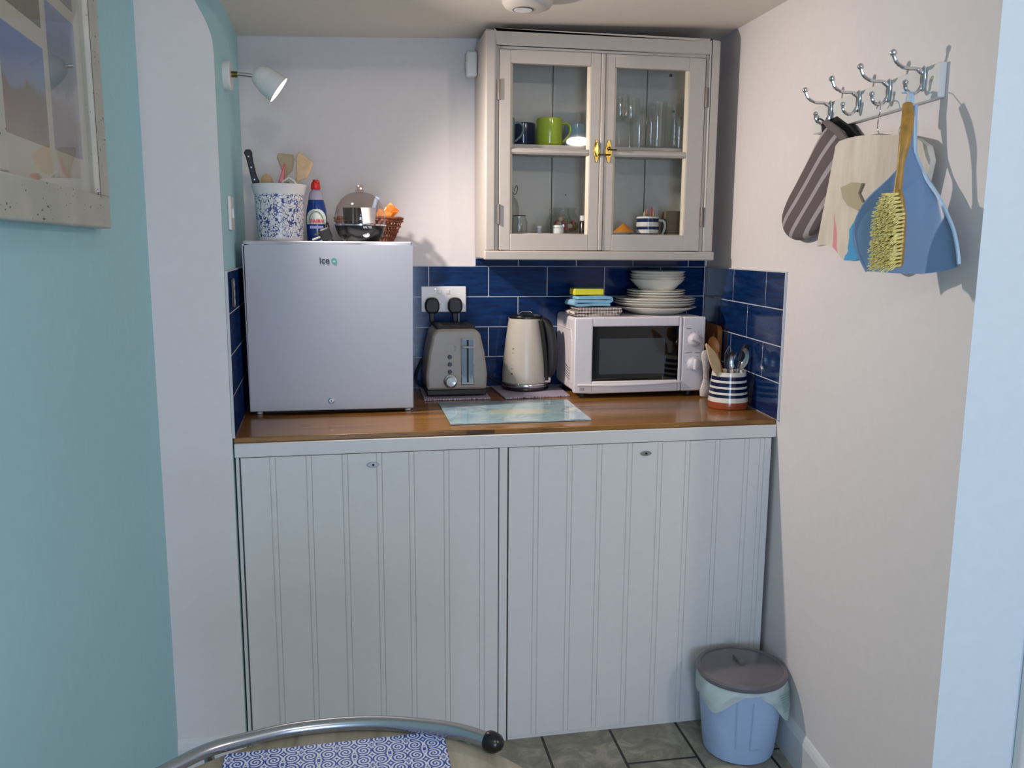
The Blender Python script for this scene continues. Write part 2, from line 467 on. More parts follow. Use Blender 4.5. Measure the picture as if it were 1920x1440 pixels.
def knob(parent, x, z):
    k = MB(); k.prism([(x+.0165*cos(t)*(1.0 if abs(cos(t)) > .0 else 1), z+.0072*math.copysign(abs(sin(t))**1.25, sin(t))) for t in [2*pi*i/28 for i in range(28)]], -.0035, .001)
    o = k.build('keyhole_plate', STEEL, parent, bev=.0012); o['label'] = 'small steel eye-shaped keyhole plate'
    MB().cyl(.0032, .0028, .0042, (x, 0, z), 14, axis='y').build('keyhole', BLACK, o)
d1 = board_door(XLc+.014, .342, GL, .012, .844).build('door', CUPB, bc); knob(d1, .014, .814)
d2 = board_door(.371, XRc-.012, GR, .012, .844).build('door', CUPB, bc); knob(d2, .753, .814)

# ------------------------------------------------------------------ fridge
fr = empty('fridge', (-.094, 2.43, ZC+.001), 0, 'small white table-top fridge standing on the left of the wooden worktop', 'fridge')
FX0, FX1 = -.229, .229
box(FX0+.004, FX1-.004, .048, .395, .012, .478).build('body', FRW, fr, bev=.006)
mb = MB()
mb.prism([(FX0, .0), (FX1, .0), (FX1, .046), (FX0, .046)], .010, .474, 'xy')
mb.prism([(FX0, .0), (FX0+.02, .0), (FX0+.05, .012), (FX0+.11, .014), (FX0+.15, 0), (FX0+.31, .0), (FX0+.34, .012), (FX1-.07, .014), (FX1-.03, .0), (FX1, 0), (FX1, .046), (FX0, .046)], .474, .4865, 'xy')
dr = mb.build('door', FRW, fr, bev=.003)
text('lettering', 'ice', .025, simple('logo_black', '#141414', .4), dr, (-.0125, -.0004, .433), bold=.0004)
text('lettering', 'Q', .020, simple('logo_teal', '#2aa79a', .4), dr, (.0135, -.0004, .4325), bold=.0003)
lk = MB().lathe([(.0085, -.002), (.0085, .003), (.0065, .0045), (.001, .0045)], 24, (-.004, 0, .038), axis='y').build('lock', CHROME, dr, smooth=True)
MB().box(-.0048, -.0032, -.0052, -.0044, .034, .042).build('keyway', BLACK, lk)
box(-.190, .205, .010, .38, .0035, .0115).build('underside', DARK, fr)
for x in (-.205, .214): MB().cyl(.0085, 0, .012, (x, .03, 0)).build('foot', WHP, fr)
for x in (-.205, .205): MB().cyl(.0085, 0, .012, (x, .36, 0)).build('foot', WHP, fr)
FT = ZC+.001+.4785            # top of the fridge body

# ------------------------------------------------------------------ patterned materials
def floral(name, fg='#2b3f86', bg='#e7e4e2', z0=None, z1=None, s=1.0, cyl=.07):
    t = NT(name, .25); x, y, z = t.xyz()
    ang = t.math('MULTIPLY', t.math('ARCTAN2', y, x), cyl)
    v = t.vec(ang, z, 0)
    n = t.n('ShaderNodeTexNoise'); n.inputs['Scale'].default_value = 55*s; t.l(v, n.inputs['Vector'])
    ad = t.n('ShaderNodeVectorMath', operation='MULTIPLY_ADD'); t.l(n.outputs['Color'], ad.inputs[0]); ad.inputs[1].default_value = (.012/s, .012/s, 0); t.l(v, ad.inputs[2])
    vo = t.n('ShaderNodeTexVoronoi', feature='F1'); vo.inputs['Scale'].default_value = 95*s
    sc = t.n('ShaderNodeMapping'); sc.inputs['Scale'].default_value = (1, .62, 1); sc.inputs['Rotation'].default_value = (0, 0, .6); t.l(ad.outputs[0], sc.inputs['Vector']); t.l(sc.outputs[0], vo.inputs['Vector'])
    leaf = t.math('LESS_THAN', vo.outputs['Distance'], .21)
    n2 = t.noise(42*s, 1, v); vine = t.math('LESS_THAN', t.math('ABSOLUTE', t.math('SUBTRACT', n2, .5)), .018)
    n3 = t.noise(60*s, 1, t.vec(t.math('ADD', ang, 3.1), z, 0)); vine2 = t.math('LESS_THAN', t.math('ABSOLUTE', t.math('SUBTRACT', n3, .52)), .016)
    vb = t.n('ShaderNodeTexVoronoi', feature='F1'); vb.inputs['Scale'].default_value = 34*s; t.l(ad.outputs[0], vb.inputs['Vector'])
    flower = t.math('LESS_THAN', vb.outputs['Distance'], .11)
    f = t.math('MAXIMUM', t.math('MAXIMUM', leaf, vine), t.math('MAXIMUM', vine2, flower))
    if z0 is not None:
        f = t.math('MULTIPLY', f, t.math('MULTIPLY', t.math('GREATER_THAN', z, z0), t.math('LESS_THAN', z, z1)))
    t.base(t.mix(f, bg, t.ramp(t.noise(20, 1), [(.4, fg), (.65, '#51598f')]))); return t.m

def damask(name, cell=.075, fg='#2f4fae', bg='#dfe5f2'):
    t = NT(name, .35); x, y, z = t.xyz()
    def cellc(a, o): return t.math('ABSOLUTE', t.math('SUBTRACT', t.math('FRACT', t.math('ADD', t.math('DIVIDE', a, cell), o)), .5))
    def motif(o1, o2, k1, m):
        a, b = cellc(x, o1), cellc(y, o2)
        r = t.math('SQRT', t.math('ADD', t.math('MULTIPLY', a, a), t.math('MULTIPLY', b, b)))
        th = t.math('ARCTAN2', b, a)
        return r, th, t.math('SINE', t.math('ADD', t.math('MULTIPLY', r, k1), t.math('MULTIPLY', t.math('SINE', t.math('MULTIPLY', th, m)), 1.6)))
    r1, t1, s1 = motif(.0, .0, 52, 4)
    r2, t2, s2 = motif(.5, .5, 46, 8)
    # scrolls: small spirals around points off the motif axes
    a, b = cellc(x, 0), cellc(y, 0)
    da, db = t.math('SUBTRACT', a, .25), t.math('SUBTRACT', b, .25)
    rs = t.math('SQRT', t.math('ADD', t.math('MULTIPLY', da, da), t.math('MULTIPLY', db, db)))
    sp = t.math('SINE', t.math('ADD', t.math('MULTIPLY', rs, 62), t.math('ARCTAN2', db, da)))
    near1 = t.math('LESS_THAN', r1, .16); near2 = t.math('LESS_THAN', r2, .17)
    f = t.math('GREATER_THAN', sp, .1)
    f1 = t.math('GREATER_THAN', s1, .0); f2 = t.math('GREATER_THAN', s2, .1)
    def sel(c, p, q): return t.math('ADD', t.math('MULTIPLY', c, p), t.math('MULTIPLY', t.math('SUBTRACT', 1, c), q))
    g = sel(near1, f1, sel(near2, f2, f))
    g = t.math('MAXIMUM', g, t.math('LESS_THAN', t.math('MAXIMUM', a, b), .045))
    t.base(t.mix(g, bg, fg)); return t.m

# ------------------------------------------------------------------ pot of utensils on the fridge
pot = empty('utensil_pot', (-.232, 2.545, FT), 0, 'white pot with blue floral print holding kitchen utensils on top of the fridge', 'pot')
MB().shell([(.058, 0), (.061, .004), (.064, .02), (.069, .135), (.073, .150), (.0765, .162), (.0775, .165), (.0755, .166), (.070, .160), (.066, .135), (.061, .012), (.001, .010)], n=56).build('pot_body', floral('blue_floral_print', z0=.018, z1=.138), pot, smooth=True)
def rod_blade(name, label, cat, base, tip, mat, kind, **kw):
    pass
def orient(d, spin=0):
    z = Vector(d).normalized(); y = Vector((0, 1, 0)); y = (y-z*y.dot(z)).normalized(); x = y.cross(z)
    m = Matrix(((x.x, y.x, z.x), (x.y, y.y, z.y), (x.z, y.z, z.z)))
    return (m @ Matrix.Rotation(spin, 3, 'Z')).to_euler()
def placed(mb, name, mats, p0, p1, spin=0, label=None, cat=None, parent=None, group=None, **k):
    """local +z runs from p0 to p1"""
    p0, p1 = Vector(p0), Vector(p1)
    o = mb.build(name, mats, parent, **k)
    o.rotation_euler = orient(p1-p0, spin); o.location = p0
    if label: tag(o, label, cat, group)
    return o
PB = Vector((-.232, 2.545, FT+.014))
kn = empty('kitchen_knife', (0, 0, 0), 0, 'kitchen knife with black riveted handle sticking up at the left of the floral pot', 'knife')
kb = Vector((-.262, 2.545, FT+.016)); kt = Vector((-.314, 2.530, 1.634)); kn.location = kb; kn.rotation_euler = orient(kt-kb); L = (kt-kb).length
hh = [(-.009, L-.098), (.009, L-.098), (.0115, L-.088), (.008, L-.074), (.0085, L-.04), (.010, L-.018), (.0125, L-.008), (.009, L), (-.003, L+.002), (-.010, L-.006), (-.0075, L-.02), (-.008, L-.06), (-.0085, L-.08)]
ho = MB().prism(hh, -.006, .006).build('handle', BLACKM, kn, bev=.0025)
for zz in (L-.018, L-.048, L-.082): MB().cyl(.0022, .0055, .0068, (.0, 0, zz), 12, axis='y').build('rivet', STEEL, ho)
MB().prism([(-.008, L-.096), (.008, L-.096), (.010, .05), (.0, .0), (-.009, .05)], -.0008, .0008).build('blade', STEEL, kn)

def spat(name, label, base, tip, w, hl, mat, spin, sl=0, cat='spatula', hr=.005, rnd=.008, shaft=.8):
    o = empty(name, base, 0, label, cat)
    o.rotation_euler = orient(Vector(tip)-Vector(base), spin)
    Lh = (Vector(tip)-Vector(base)).length
    MB().tube([(0, 0, 0), (0, 0, Lh-hl+.004)], hr, 12).build('handle', mat, o, smooth=True)
    pts = [(-hr*.9, Lh-hl), (hr*.9, Lh-hl), (w*.42, Lh-hl+.018), (w*.5, Lh-.012+sl), (w*.44, Lh+sl), (-w*.44, Lh-sl), (-w*.5, Lh-.012-sl)]
    MB().prism(pts, -.0028, .0028).build('blade', mat, o, bev=.0022)
    return o
spat('wooden_spatula', 'grey-brown wooden spatula with flat square head, back left in the floral pot', (-.226, 2.575, FT+.02), (-.214, 2.592, 1.632), .050, .062, simple('grey_brown_wood', '#b5a283', .6, var=.12), .15, 0)
spat('wooden_spatula', 'pale wooden spatula leaning right with slanted head in the floral pot', (-.246, 2.556, FT+.016), (-.155, 2.560, 1.622), .052, .072, SPATW, .05, -.006)
o = MB().lathe([(.001, 0), (.005, .001), (.005, .12), (.006, .13), (.015, .145), (.019, .158), (.017, .172), (.008, .184), (.001, .187)], 24, sy=.45)
placed(o, 'wooden_spoon', SPATW, (-.255, 2.585, FT+.014), (-.272, 2.592, 1.58), 0, 'round-ended wooden spoon just behind the black knife handle in the floral pot', 'spoon', smooth=True)
mb = MB().prism([(-.012, .08), (.012, .08), (.010, .150), (.003, .212), (-.001, .214), (-.006, .16)], -.0025, .0025)
placed(mb, 'red_utensil', RED, (-.262, 2.528, FT+.015), (-.215, 2.520, 1.588), .1, 'pointed red plastic utensil standing in the floral pot', 'utensil', bev=.0015)
# white looped slicer
wl = empty('white_slicer', (-.210, 2.520, FT+.06), 0, 'white looped plastic utensil with green-grey stripes at the right of the floral pot', 'utensil')
pts = [(-.026, 0, .0), (-.024, 0, .05), (-.020, 0, .090), (-.008, 0, .114), (.008, 0, .124), (.022, 0, .115), (.032, 0, .098), (.034, 0, .085)]
MB().tube(pts, [.0042]*8, 12, flat=.8).build('hoop', WHP, wl, smooth=True)
for i, (dx, c) in enumerate(((.008, '#6f8052'), (.018, '#d8dccf'), (.027, '#5f5f6c'))):
    pp = [(-.024+dx, .004, .02), (-.014+dx*.6, .004, .085), (.002+dx*.5, .004, .112-.010*i), (.020+dx*.25, .004, .096-.010*i)]
    MB().tube(pp, .0032, 8).build('blade_bar', simple('slicer_bar_%d' % i, c, .3), wl, smooth=True)

# ------------------------------------------------------------------ washing-up liquid bottle
bt = empty('washing_up_bottle', (-.133, 2.600, FT), 0, 'blue washing-up liquid bottle with red cap between the floral pot and the egg cooker', 'bottle')
def ovl(prof, rx, mat, name, par, **k): return MB().lathe(prof, 36, sy=rx, **k).build(name, mat, par, smooth=True)
liq = simple('blue_liquid', '#0c3478', .12)
ovl([(.024, 0), (.0285, .004), (.0295, .03), (.0305, .075), (.0285, .100), (.0235, .122), (.0220, .128)], .62, liq, 'bottle_body', bt)
ovl([(.0222, .1282), (.0205, .140), (.0175, .150), (.0125, .157), (.012, .160)], .66, simple('clear_bottle_neck', '#9a96a8', .1), 'bottle_neck', bt)
cp = MB().lathe([(.0125, .158), (.0140, .160), (.0135, .172), (.0120, .178), (.0085, .180), (.0080, .186), (.001, .187)], 28).build('cap', RED, bt, smooth=True, ang=50)
MB().box(.002, .012, -.011, .004, .176, .183).build('cap_lip', RED, cp, bev=.002)
lb = MB()
N = 14
vs = []; 
for j, z in enumerate((.058, .068, .078, .088, .096, .101)):
    half = [1.05, 1.1, 1.08, .95, .7, .35][j]
    rr = .0305 if z < .08 else .0305-(z-.08)*.13
    for i in range(N+1):
        a = -pi/2+half*(2*i/N-1); vs.append(((rr+.0006)*cos(a), (rr*.62+.0006)*sin(a), z))
fs = [(j*(N+1)+i, j*(N+1)+i+1, (j+1)*(N+1)+i+1, (j+1)*(N+1)+i) for j in range(5) for i in range(N)]
lb.add(vs, fs); lo = lb.build('label_panel', simple('bottle_label', '#cfd9d0', .3), bt, smooth=True)
text('lettering', 'FAIRY', .0155, simple('label_red', '#c8242a', .4), lo, (.002, -.0215, .0655), bold=.0006)
MB().tube([(.021*cos(a), -.0207, .060+.035*sin(a)) for a in [pi*i/14 for i in range(15)]], .0011, 6).build('label_rim', simple('label_green', '#3e7a4a', .4), lo)
MB().box(-.019, .020, -.0212, -.0200, .045, .053).build('label_strip', simple('label_violet', '#8d8fc0', .4), lo)

# ------------------------------------------------------------------ egg cooker with flex and plug
ec = empty('egg_cooker', (-.006, 2.545, FT+.0006), 0, 'black electric egg cooker with clear dome lid on top of the fridge', 'egg cooker')
MB().lathe([(.040, 0), (.046, .003), (.052, .008), (.066, .030), (.072, .048), (.0725, .052), (.066, .053), (.001, .053)], 48).build('base', BLACK, ec, smooth=True, ang=40)
MB().lathe([(.0725, .0515), (.0745, .0525), (.0745, .0565), (.0715, .0575), (.001, .0575)], 48).build('heating_ring', CHROME, ec, smooth=True)
MB().shell([(.0705, .0580), (.0735, .066), (.0728, .085), (.067, .108), (.055, .128), (.036, .143), (.016, .149), (.0005, .150), (.0005, .1485), (.016, .1475), (.0355, .1415), (.054, .1270), (.0658, .1072), (.0715, .085), (.0720, .066), (.0690, .0580)], n=48).build('dome_lid', thin_glass('dome_plastic', (.93, .91, .90, 1), .09), ec, smooth=True)
MB().lathe([(.012, .1505), (.013, .153), (.009, .157), (.011, .163), (.009, .169), (.001, .170)], 24).build('lid_knob', thin_glass('knob_plastic', (.90, .82, .80, 1), .12), ec, smooth=True)
MB().lathe([(.024, .059), (.027, .060), (.029, .100), (.029, .104), (.001, .104)], 32, (-.021, .006, 0)).build('egg_tray', simple('dark_steel', '#3b3634', .18, .8), ec, smooth=True)
MB().shell([(.017, .060), (.021, .098), (.0225, .103), (.0215, .103), (.016, .063), (.001, .062)], n=32, c=(.024, -.036, 0)).build('measuring_cup', WHP, ec, smooth=True)
bb = MB().lathe([(.0085, 0), (.0085, .0016), (.001, .002)], 24, (.016, -.0618, .026), axis='y', sx=1.15, sy=.8).build('switch_button', WHP, ec, smooth=True)
text('lettering', 'SALTER', .0075, simple('logo_grey', '#c9c9c9', .4), ec, (.020, -.0705, .047), bold=.0003, rot=(pi/2+.25, 0, .25))
MB().lathe([(.07, .0), (.072, .001), (.071, .0035), (.001, .004)], 40).build('tray_plate', simple('dark_red_tray', '#3a1512', .3), ec, smooth=True) if False else None
cpts = [(-.052, -.025, .010), (-.058, -.045, .003), (-.075, -.040, .0025), (-.096, .000, .012), (-.100, .020, .052), (-.094, .034, .060), (-.086, .02, .02), (-.070, -.030, .003), (-.050, -.062, .003), (-.072, -.078, .003), (-.092, -.075, .006)]
def spline(P, k=6):
    P = [Vector(p) for p in P]; out = []
    for i in range(len(P)-1):
        a, b, c, d = P[max(i-1, 0)], P[i], P[i+1], P[min(i+2, len(P)-1)]
        for j in range(k):
            t = j/k; out.append(.5*((2*b)+(c-a)*t+(2*a-5*b+4*c-d)*t*t+(3*b-a-3*c+d)*t**3))
    return out+[P[-1]]
MB().tube(spline(cpts), .0023, 8).build('flex', BLACKM, ec, smooth=True)
pg = MB().box(-.016, .016, -.012, .012, 0, .034).build('plug', BLACKM, ec, bev=.006, seg=3, loc=(-.092, -.074, .011), rot=(0, -.35, .25))
MB().box(-.040, -.016, -.002, .002, .012, .017).build('plug_pin', simple('plug_pin_sleeve', '#b8b4a0', .35), pg, bev=.0008)
MB().box(-.030, -.016, -.008, -.005, .024, .028).build('plug_pin', BRASS, pg); MB().box(-.026, -.016, -.010, -.006, .002, .006).build('plug_pin', STEEL, pg)

# ------------------------------------------------------------------ wicker basket with packets
bk = empty('wicker_basket', (.020, 2.715, FT), 0, 'brown woven wicker basket behind the egg cooker on top of the fridge', 'basket')
wk = simple('brown_wicker', '#8e4a2c', .45, var=.45, nscale=90)
mb = MB(); RXb = [(.070, .004), (.082, .028), (.094, .056), (.104, .080)]
nst = 40
for i in range(nst):
    a = 2*pi*i/nst
    for ph in (-.16, .16):
        mb.tube([(r*cos(a+ph*k), r*.66*sin(a+ph*k), z) for k, (r, z) in enumerate(RXb)], .0020, 6)
for j in range(5):
    z = .008+.016*j; r = .072+.0078*j
    mb.tube([((r+.0018*(-1)**i)*cos(2*pi*i/60), (r+.0018*(-1)**i)*.66*sin(2*pi*i/60), z) for i in range(60)], .0023, 6, closed=True)
mb.tube([(.104*cos(2*pi*i/48), .104*.66*sin(2*pi*i/48), .081+.0012*sin(9*2*pi*i/48)) for i in range(48)], .0042, 8, closed=True)
mb.lathe([(.071, .001), (.071, .005), (.001, .005)], 40, sy=.66)
mb.build('woven_basket', wk, bk, smooth=True)
def packet(name, label, loc, w, h, mat, rot):
    mb = MB(); vs = []; fs = []; nx, nz = 8, 10
    for s_ in (-1, 1):
        for j in range(nz+1):
            for i in range(nx+1):
                u, v = i/nx, j/nz
                d = .0006+.006*(sin(pi*u)*sin(pi*v))**.6*(1+.25*sin(9*u+4*v))
                vs.append(((u-.5)*w, s_*d, (v-.5)*h))
    n1 = (nx+1)*(nz+1)
    for s_ in (0, 1):
        for j in range(nz):
            for i in range(nx):
                a = s_*n1+j*(nx+1)+i; f = (a, a+1, a+nx+2, a+nx+1); fs.append(f if s_ == 0 else f[::-1])
    for j in range(nz):
        for i in (0, nx):
            a = j*(nx+1)+i; fs.append((a, a+nx+1, a+nx+1+n1, a+n1))
    for i in range(nx):
        for j in (0, nz):
            a = j*(nx+1)+i; fs.append((a, a+1, a+1+n1, a+n1))
    mb.add(vs, fs); o = mb.build(name, mat, None, smooth=True, ang=60, loc=loc, rot=rot); return tag(o, label, 'packet')
def pk(name, a, b, s=60):
    t = NT(name, .25); t.base(t.ramp(t.noise(s, 3, dist=1), [(.42, a), (.52, a), (.58, b)])); return t.m
packet('snack_packet', 'shiny orange sachet leaning out of the wicker basket', (.076, 2.715, FT+.093), .038, .070, pk('orange_foil', '#e2771a', '#f0a868'), (.2, .75, .2))
packet('snack_packet', 'orange and blue sachet tucked low in the wicker basket', (.060, 2.690, FT+.076), .044, .06, pk('orange_blue_foil', '#d98f3e', '#4b6db5', 40), (.15, .35, .1))
packet('snack_packet', 'pale blue and white sachet standing behind the dome lid', (.035, 2.705, FT+.105), .016, .085, pk('blue_foil', '#a8c4ea', '#e8eef6'), (.1, .30, .2))

# ------------------------------------------------------------------ wall spotlight
sx_, sy_ = xl(2.345), 2.345
wl = empty('wall_light', (sx_, sy_, 1.797), 0, 'white swivel wall spotlight, switched on, high on the teal alcove wall', 'light')
MB().lathe([(.036, -.001), (.037, .016), (.034, .020), (.001, .020)], 40, axis='x').build('wall_plate', GLOSSW, wl, smooth=True)
MB().tube([(.018, 0, .006), (.050, .008, .006), (.078, .012, .004)], .0052, 12).build('arm', CHROME, wl, smooth=True)
MB().cyl(.0075, .018, .034, axis='x', c=(0, 0, .004), n=20).build('arm_collar', BRASS, wl, smooth=True)
dirv = Vector((.80, .045, -.59)).normalized()
hp = [(.0005, -.030), (.014, -.027), (.025, -.017), (.0305, -.002), (.0330, .008), (.0332, .0095), (.0340, .0105), (.0372, .046), (.0362, .046), (.0330, .014), (.020, .005), (.0005, .004)]
h = MB().shell(hp, n=48).build('lamp_shade', GLOSSW, wl, smooth=True, loc=(.097, .017, .000)); h.rotation_euler = dirv.to_track_quat('Z', 'Y').to_euler()
b = MB().lathe([(.001, .022), (.030, .0222), (.0325, .026), (.001, .036)], 40).build('bulb', emis('warm_bulb', '#ffe9cf', 9), h, smooth=True)

# ------------------------------------------------------------------ wall cabinet
wc = empty('wall_cabinet', (0, 2.60, 0), 0, 'old painted wall cabinet with two glazed doors above the microwave', 'cabinet')
cx0, cx1, cz0, cz1 = .369, 1.103, 1.332, 2.004
mb = MB()
mb.box(cx0, cx0+.016, .018, .250, cz0+.004, cz1); mb.box(cx1-.016, cx1, .018, .250, cz0+.004, cz1)
mb.box(cx0+.016, cx1-.016, .018, .250, cz1-.016, cz1); mb.box(cx0+.016, cx1-.016, .018, .250, 1.395, 1.414)
mb.box(cx0+.016, cx1-.016, .03, .250, cz0+.004, cz0+.016)
mb.build('carcass', CABP, wc, bev=.0015)
mb = MB()
mb.box(cx0, .398, -.004, .018, cz0+.028, cz1); mb.box(1.072, cx1, -.004, .018, cz0+.028, cz1)
mb.box(.398, 1.072, -.004, .018, 1.962, cz1)
mb.box(cx0-.004, cx1+.004, -.012, .018, cz0, cz0+.028)
mb.build('face_frame', CABP, wc, bev=.004, seg=3)
mb = MB(); mb.box(.398, .409, .004, .018, 1.360, 1.962); mb.box(1.060, 1.072, .004, .018, 1.36, 1.962); mb.box(.409, 1.060, .004, .018, 1.952, 1.962)
mb.build('inner_bead', CABP, wc, bev=.002)
mb = MB(); gx = [.386, .505, .624, .785, .9465, 1.086]
for a, b in zip(gx[:-1], gx[1:]):
    if abs(a-.505) < .01 or abs(a-.785) < .01: pass
for a, b in ((.386, .6228), (.6256, .945), (.9482, 1.086)): mb.box(a, b, .225, .236, 1.414, 1.987)
bp = mb.build('back_panel', CABB, wc, bev=.001)
box(.386, 1.086, .2365, .249, 1.414, 1.987).build('shadow_board', DARK, wc)
for x, z, r in ((1.027, 1.942, .006), (1.041, 1.826, .005), (.672, 1.545, .0025)):
    MB().lathe([(r, -.0002), (r*.8, .0006), (.0005, .0007)], 14, (x, .225, z), axis='y').build('knot', simple('wood_knot', '#4a443c', .7), bp)
box(.386, 1.086, .040, .224, 1.666, 1.684).build('shelf', CABP, wc, bev=.002)
def glazed_door(x0, x1, gl, gr, hx, lx):
    mb = MB(); z0, z1 = 1.362, 1.951; gb, gt = 1.411, 1.913
    fr_ = [(x0, gl), (gr, x1)]
    mb.box(x0, gl, 0, .020, z0, z1); mb.box(gr, x1, 0, .020, z0, z1)
    mb.box(gl, gr, 0, .020, z0, gb); mb.box(gl, gr, 0, .020, gt, z1)
    d = mb.build('door', CABP, wc, bev=.0018)
    mb = MB()
    for (a, b, c, e) in ((gl, gr, 1.650, 1.669),): mb.prism([(c, .006), (c+.004, .002), (e-.004, .002), (e, .006), (e, .016), (c, .016)], a, b, 'yz') if False else mb.add([(x, y, z) for x in (a, b) for (y, z) in ((.008, c), (.002, c+.006), (.002, e-.006), (.008, e), (.017, e), (.017, c))], [(0, 1, 2, 3, 4, 5), (11, 10, 9, 8, 7, 6)]+[(i, i+6, (i+1) % 6+6, (i+1) % 6) for i in range(6)])
    mb.build('glazing_bar', CABP, d, bev=.001)
    # putty bevel strips beside the panes
    PU = simple('putty_paint', '#c9bda6', .45)
    for (a, b) in ((gb, 1.650), (1.669, gt)):
        for (xx, s_) in ((gl, 1), (gr, -1)):
            MB().prism([(xx, .006), (xx+s_*.008, .013), (xx+s_*.008, .017), (xx, .017)], a, b, 'xy').build('putty_strip', PU, d)
    MB().box(gl-.003, gr+.003, .0135, .0155, gb-.002, 1.652).build('glass_pane', PANE, d)
    MB().box(gl-.003, gr+.003, .0135, .0155, 1.667, gt+.002).build('glass_pane', PANE, d)
    for z in (1.835, 1.470):
        hg = MB().tube([(hx, -.003, z-.030), (hx, -.003, z+.030)], .0032, 10); hg.box(hx-.006, hx+.006, -.002, .001, z-.028, z+.028)
        hg.build('hinge', simple('old_hinge', '#8d837a', .35, .6, var=.2), d, smooth=True, ang=40)
    return d
dl = glazed_door(.411, .7235, .4455, .692, .4095, 0)
dd = glazed_door(.7385, 1.0585, .7685, 1.006, 1.0625, 0)
MB().box(.7245, .7375, -.003, .012, 1.362, 1.951).build('door_bead', CABP, dl, bev=.003)
# brass latch: two back plates, a lever and a keeper
la = MB()
def blob(cx, z, w, h): return [(cx+w*cos(t)*(1+.18*cos(4*t)), z+h*sin(t)) for t in [2*pi*i/30 for i in range(30)]]
la.prism(blob(.7135, 1.664, .0085, .034), -.0035, -.0002); lo = la.build('latch_plate', BRASS, dl, bev=.001)
MB().prism([(.709, 1.690), (.7165, 1.690), (.720, 1.668), (.716, 1.646), (.710, 1.648), (.708, 1.668)], -.010, -.0035).build('latch_lever', simple('polished_brass', '#b5a452', .22, 1), lo, bev=.003)
kp = MB().prism(blob(.752, 1.664, .010, .035), -.0035, -.0002).build('latch_plate', BRASS, dd, bev=.001)
MB().box(.712, .758, -.009, -.004, 1.6515, 1.6555).build('latch_bar', simple('dark_brass', '#4a3a18', .35, .9), kp, bev=.001)
MB().ball(.0055, (.753, -.008, 1.672), 14).build('latch_knob', BRASS, kp, smooth=True)
MB().tube([(.757, -.007, 1.669), (.776, -.010, 1.668)], .002, 8).build('latch_pin', simple('dark_pin', '#3d352b', .4, .8), kp)

# ---- mugs on the middle shelf
SZ = 1.6845
def mug(x, y, mat, label, rz, h=.083, r=.0405, inner=None):
    o = empty('mug', (x, y, SZ), rz, label, 'mug', 'mugs on the middle shelf of the wall cabinet')
    MB().shell([(r-.006, 0), (r-.002, .002), (r, .008), (r, h-.002), (r-.0015, h), (r-.003, h-.002), (r-.0035, .008), (.001, .006)], n=40).build('mug_body', mat, o, smooth=True)
    hp = spline([(r-.002, 0, h*.82), (r+.014, 0, h*.84), (r+.026, 0, h*.68), (r+.022, 0, h*.42), (r+.002, 0, h*.16)], 6)
    MB().tube(hp, .0048, 10, flat=.75).build('handle', mat, o, smooth=True)
    return o
mug(.435, 2.70, GREYG, 'grey-green mug half hidden at the left edge of the shelf', -.15)
mug(.515, 2.770, NAVY, 'dark navy mug standing left of the lime green mug', 1.9, h=.078)
mug(.585, 2.695, LIME, 'lime green mug in the middle of the cabinet shelf', -.25, h=.085)
mug(.690, 2.760, PALEB, 'pale blue mug standing right of the lime green mug', 1.2, h=.078)
# ---- drinking glasses
gg = 'drinking glasses on the right of the middle shelf'
def tumbler(x, y, r, h, label):
    o = MB().shell([(.001, 0), (r*.82, 0), (r*.84, .002), (r, h), (r-.0012, h+.0006), (r-.0022, h-.001), (r*.84-.002, .008), (.001, .008)], n=32).build('drinking_glass', GLASS, None, smooth=True, loc=(x, y, SZ))
    return tag(o, label, 'glass', gg)
def goblet(x, y, label, h=.155, r=.034):
    o = MB().shell([(.001, 0), (.030, 0), (.031, .0015), (.010, .005), (.0038, .012), (.0036, h*.45), (.010, h*.49), (r*.86, h*.60), (r, h*.76), (r*.86, h), (r*.86-.0015, h), (r-.002, h*.76), (r*.84-.002, h*.61), (.008, h*.51), (.001, h*.50)], n=32).build('wine_glass', GLASS, None, smooth=True, loc=(x, y, SZ))
    return tag(o, label, 'glass', gg)
L_ = ('clear glass among the crowded glasses on the right of the middle shelf',)
goblet(.815, 2.70, 'stemmed wine glass nearest the left of the glasses', .165)
goblet(.868, 2.755, 'stemmed wine glass behind and right of the leftmost wine glass', .165)
tumbler(.872, 2.675, .031, .10, 'short clear tumbler at the front beside the leftmost wine glass')
tumbler(.940, 2.70, .033, .145, 'tall clear tumbler in the middle of the glasses')
tumbler(.945, 2.775, .033, .145, 'tall clear tumbler at the back behind the middle one')
tumbler(1.010, 2.69, .031, .098, 'short clear tumbler at the front right of the shelf')
tumbler(1.022, 2.765, .034, .150, 'tall clear tumbler in the back right corner of the shelf')
# ---- bottom shelf
BZ = 1.4145
o = empty('swing_top_bottle', (.462, 2.715, BZ), 0, 'clear glass bottle with wire swing top at the left of the lower shelf', 'bottle')
MB().shell([(.001, 0), (.030, 0), (.032, .004), (.032, .085), (.026, .105), (.014, .120), (.0125, .135), (.0145, .138), (.0145, .145), (.011, .145), (.011, .120), (.024, .103), (.030, .084), (.030, .008), (.001, .006)], n=32).build('bottle_glass', JARG, o, smooth=True)
MB().tube(spline([(.014, -.006, .132), (.022, -.006, .150), (.026, -.006, .139), (.018, -.006, .122), (.010, -.006, .130)]), .0012, 6).build('swing_wire', simple('dark_wire', '#45484a', .3, .8), o, smooth=True)
MB().lathe([(.010, .1455), (.011, .150), (.006, .156), (.001, .157)], 20).build('stopper', simple('glass_stopper', '#9aa5a8', .15), o, smooth=True)
o = empty('glass_jar', (.486, 2.665, BZ), 0, 'small clear glass jar with wire clip at the lower left', 'jar')
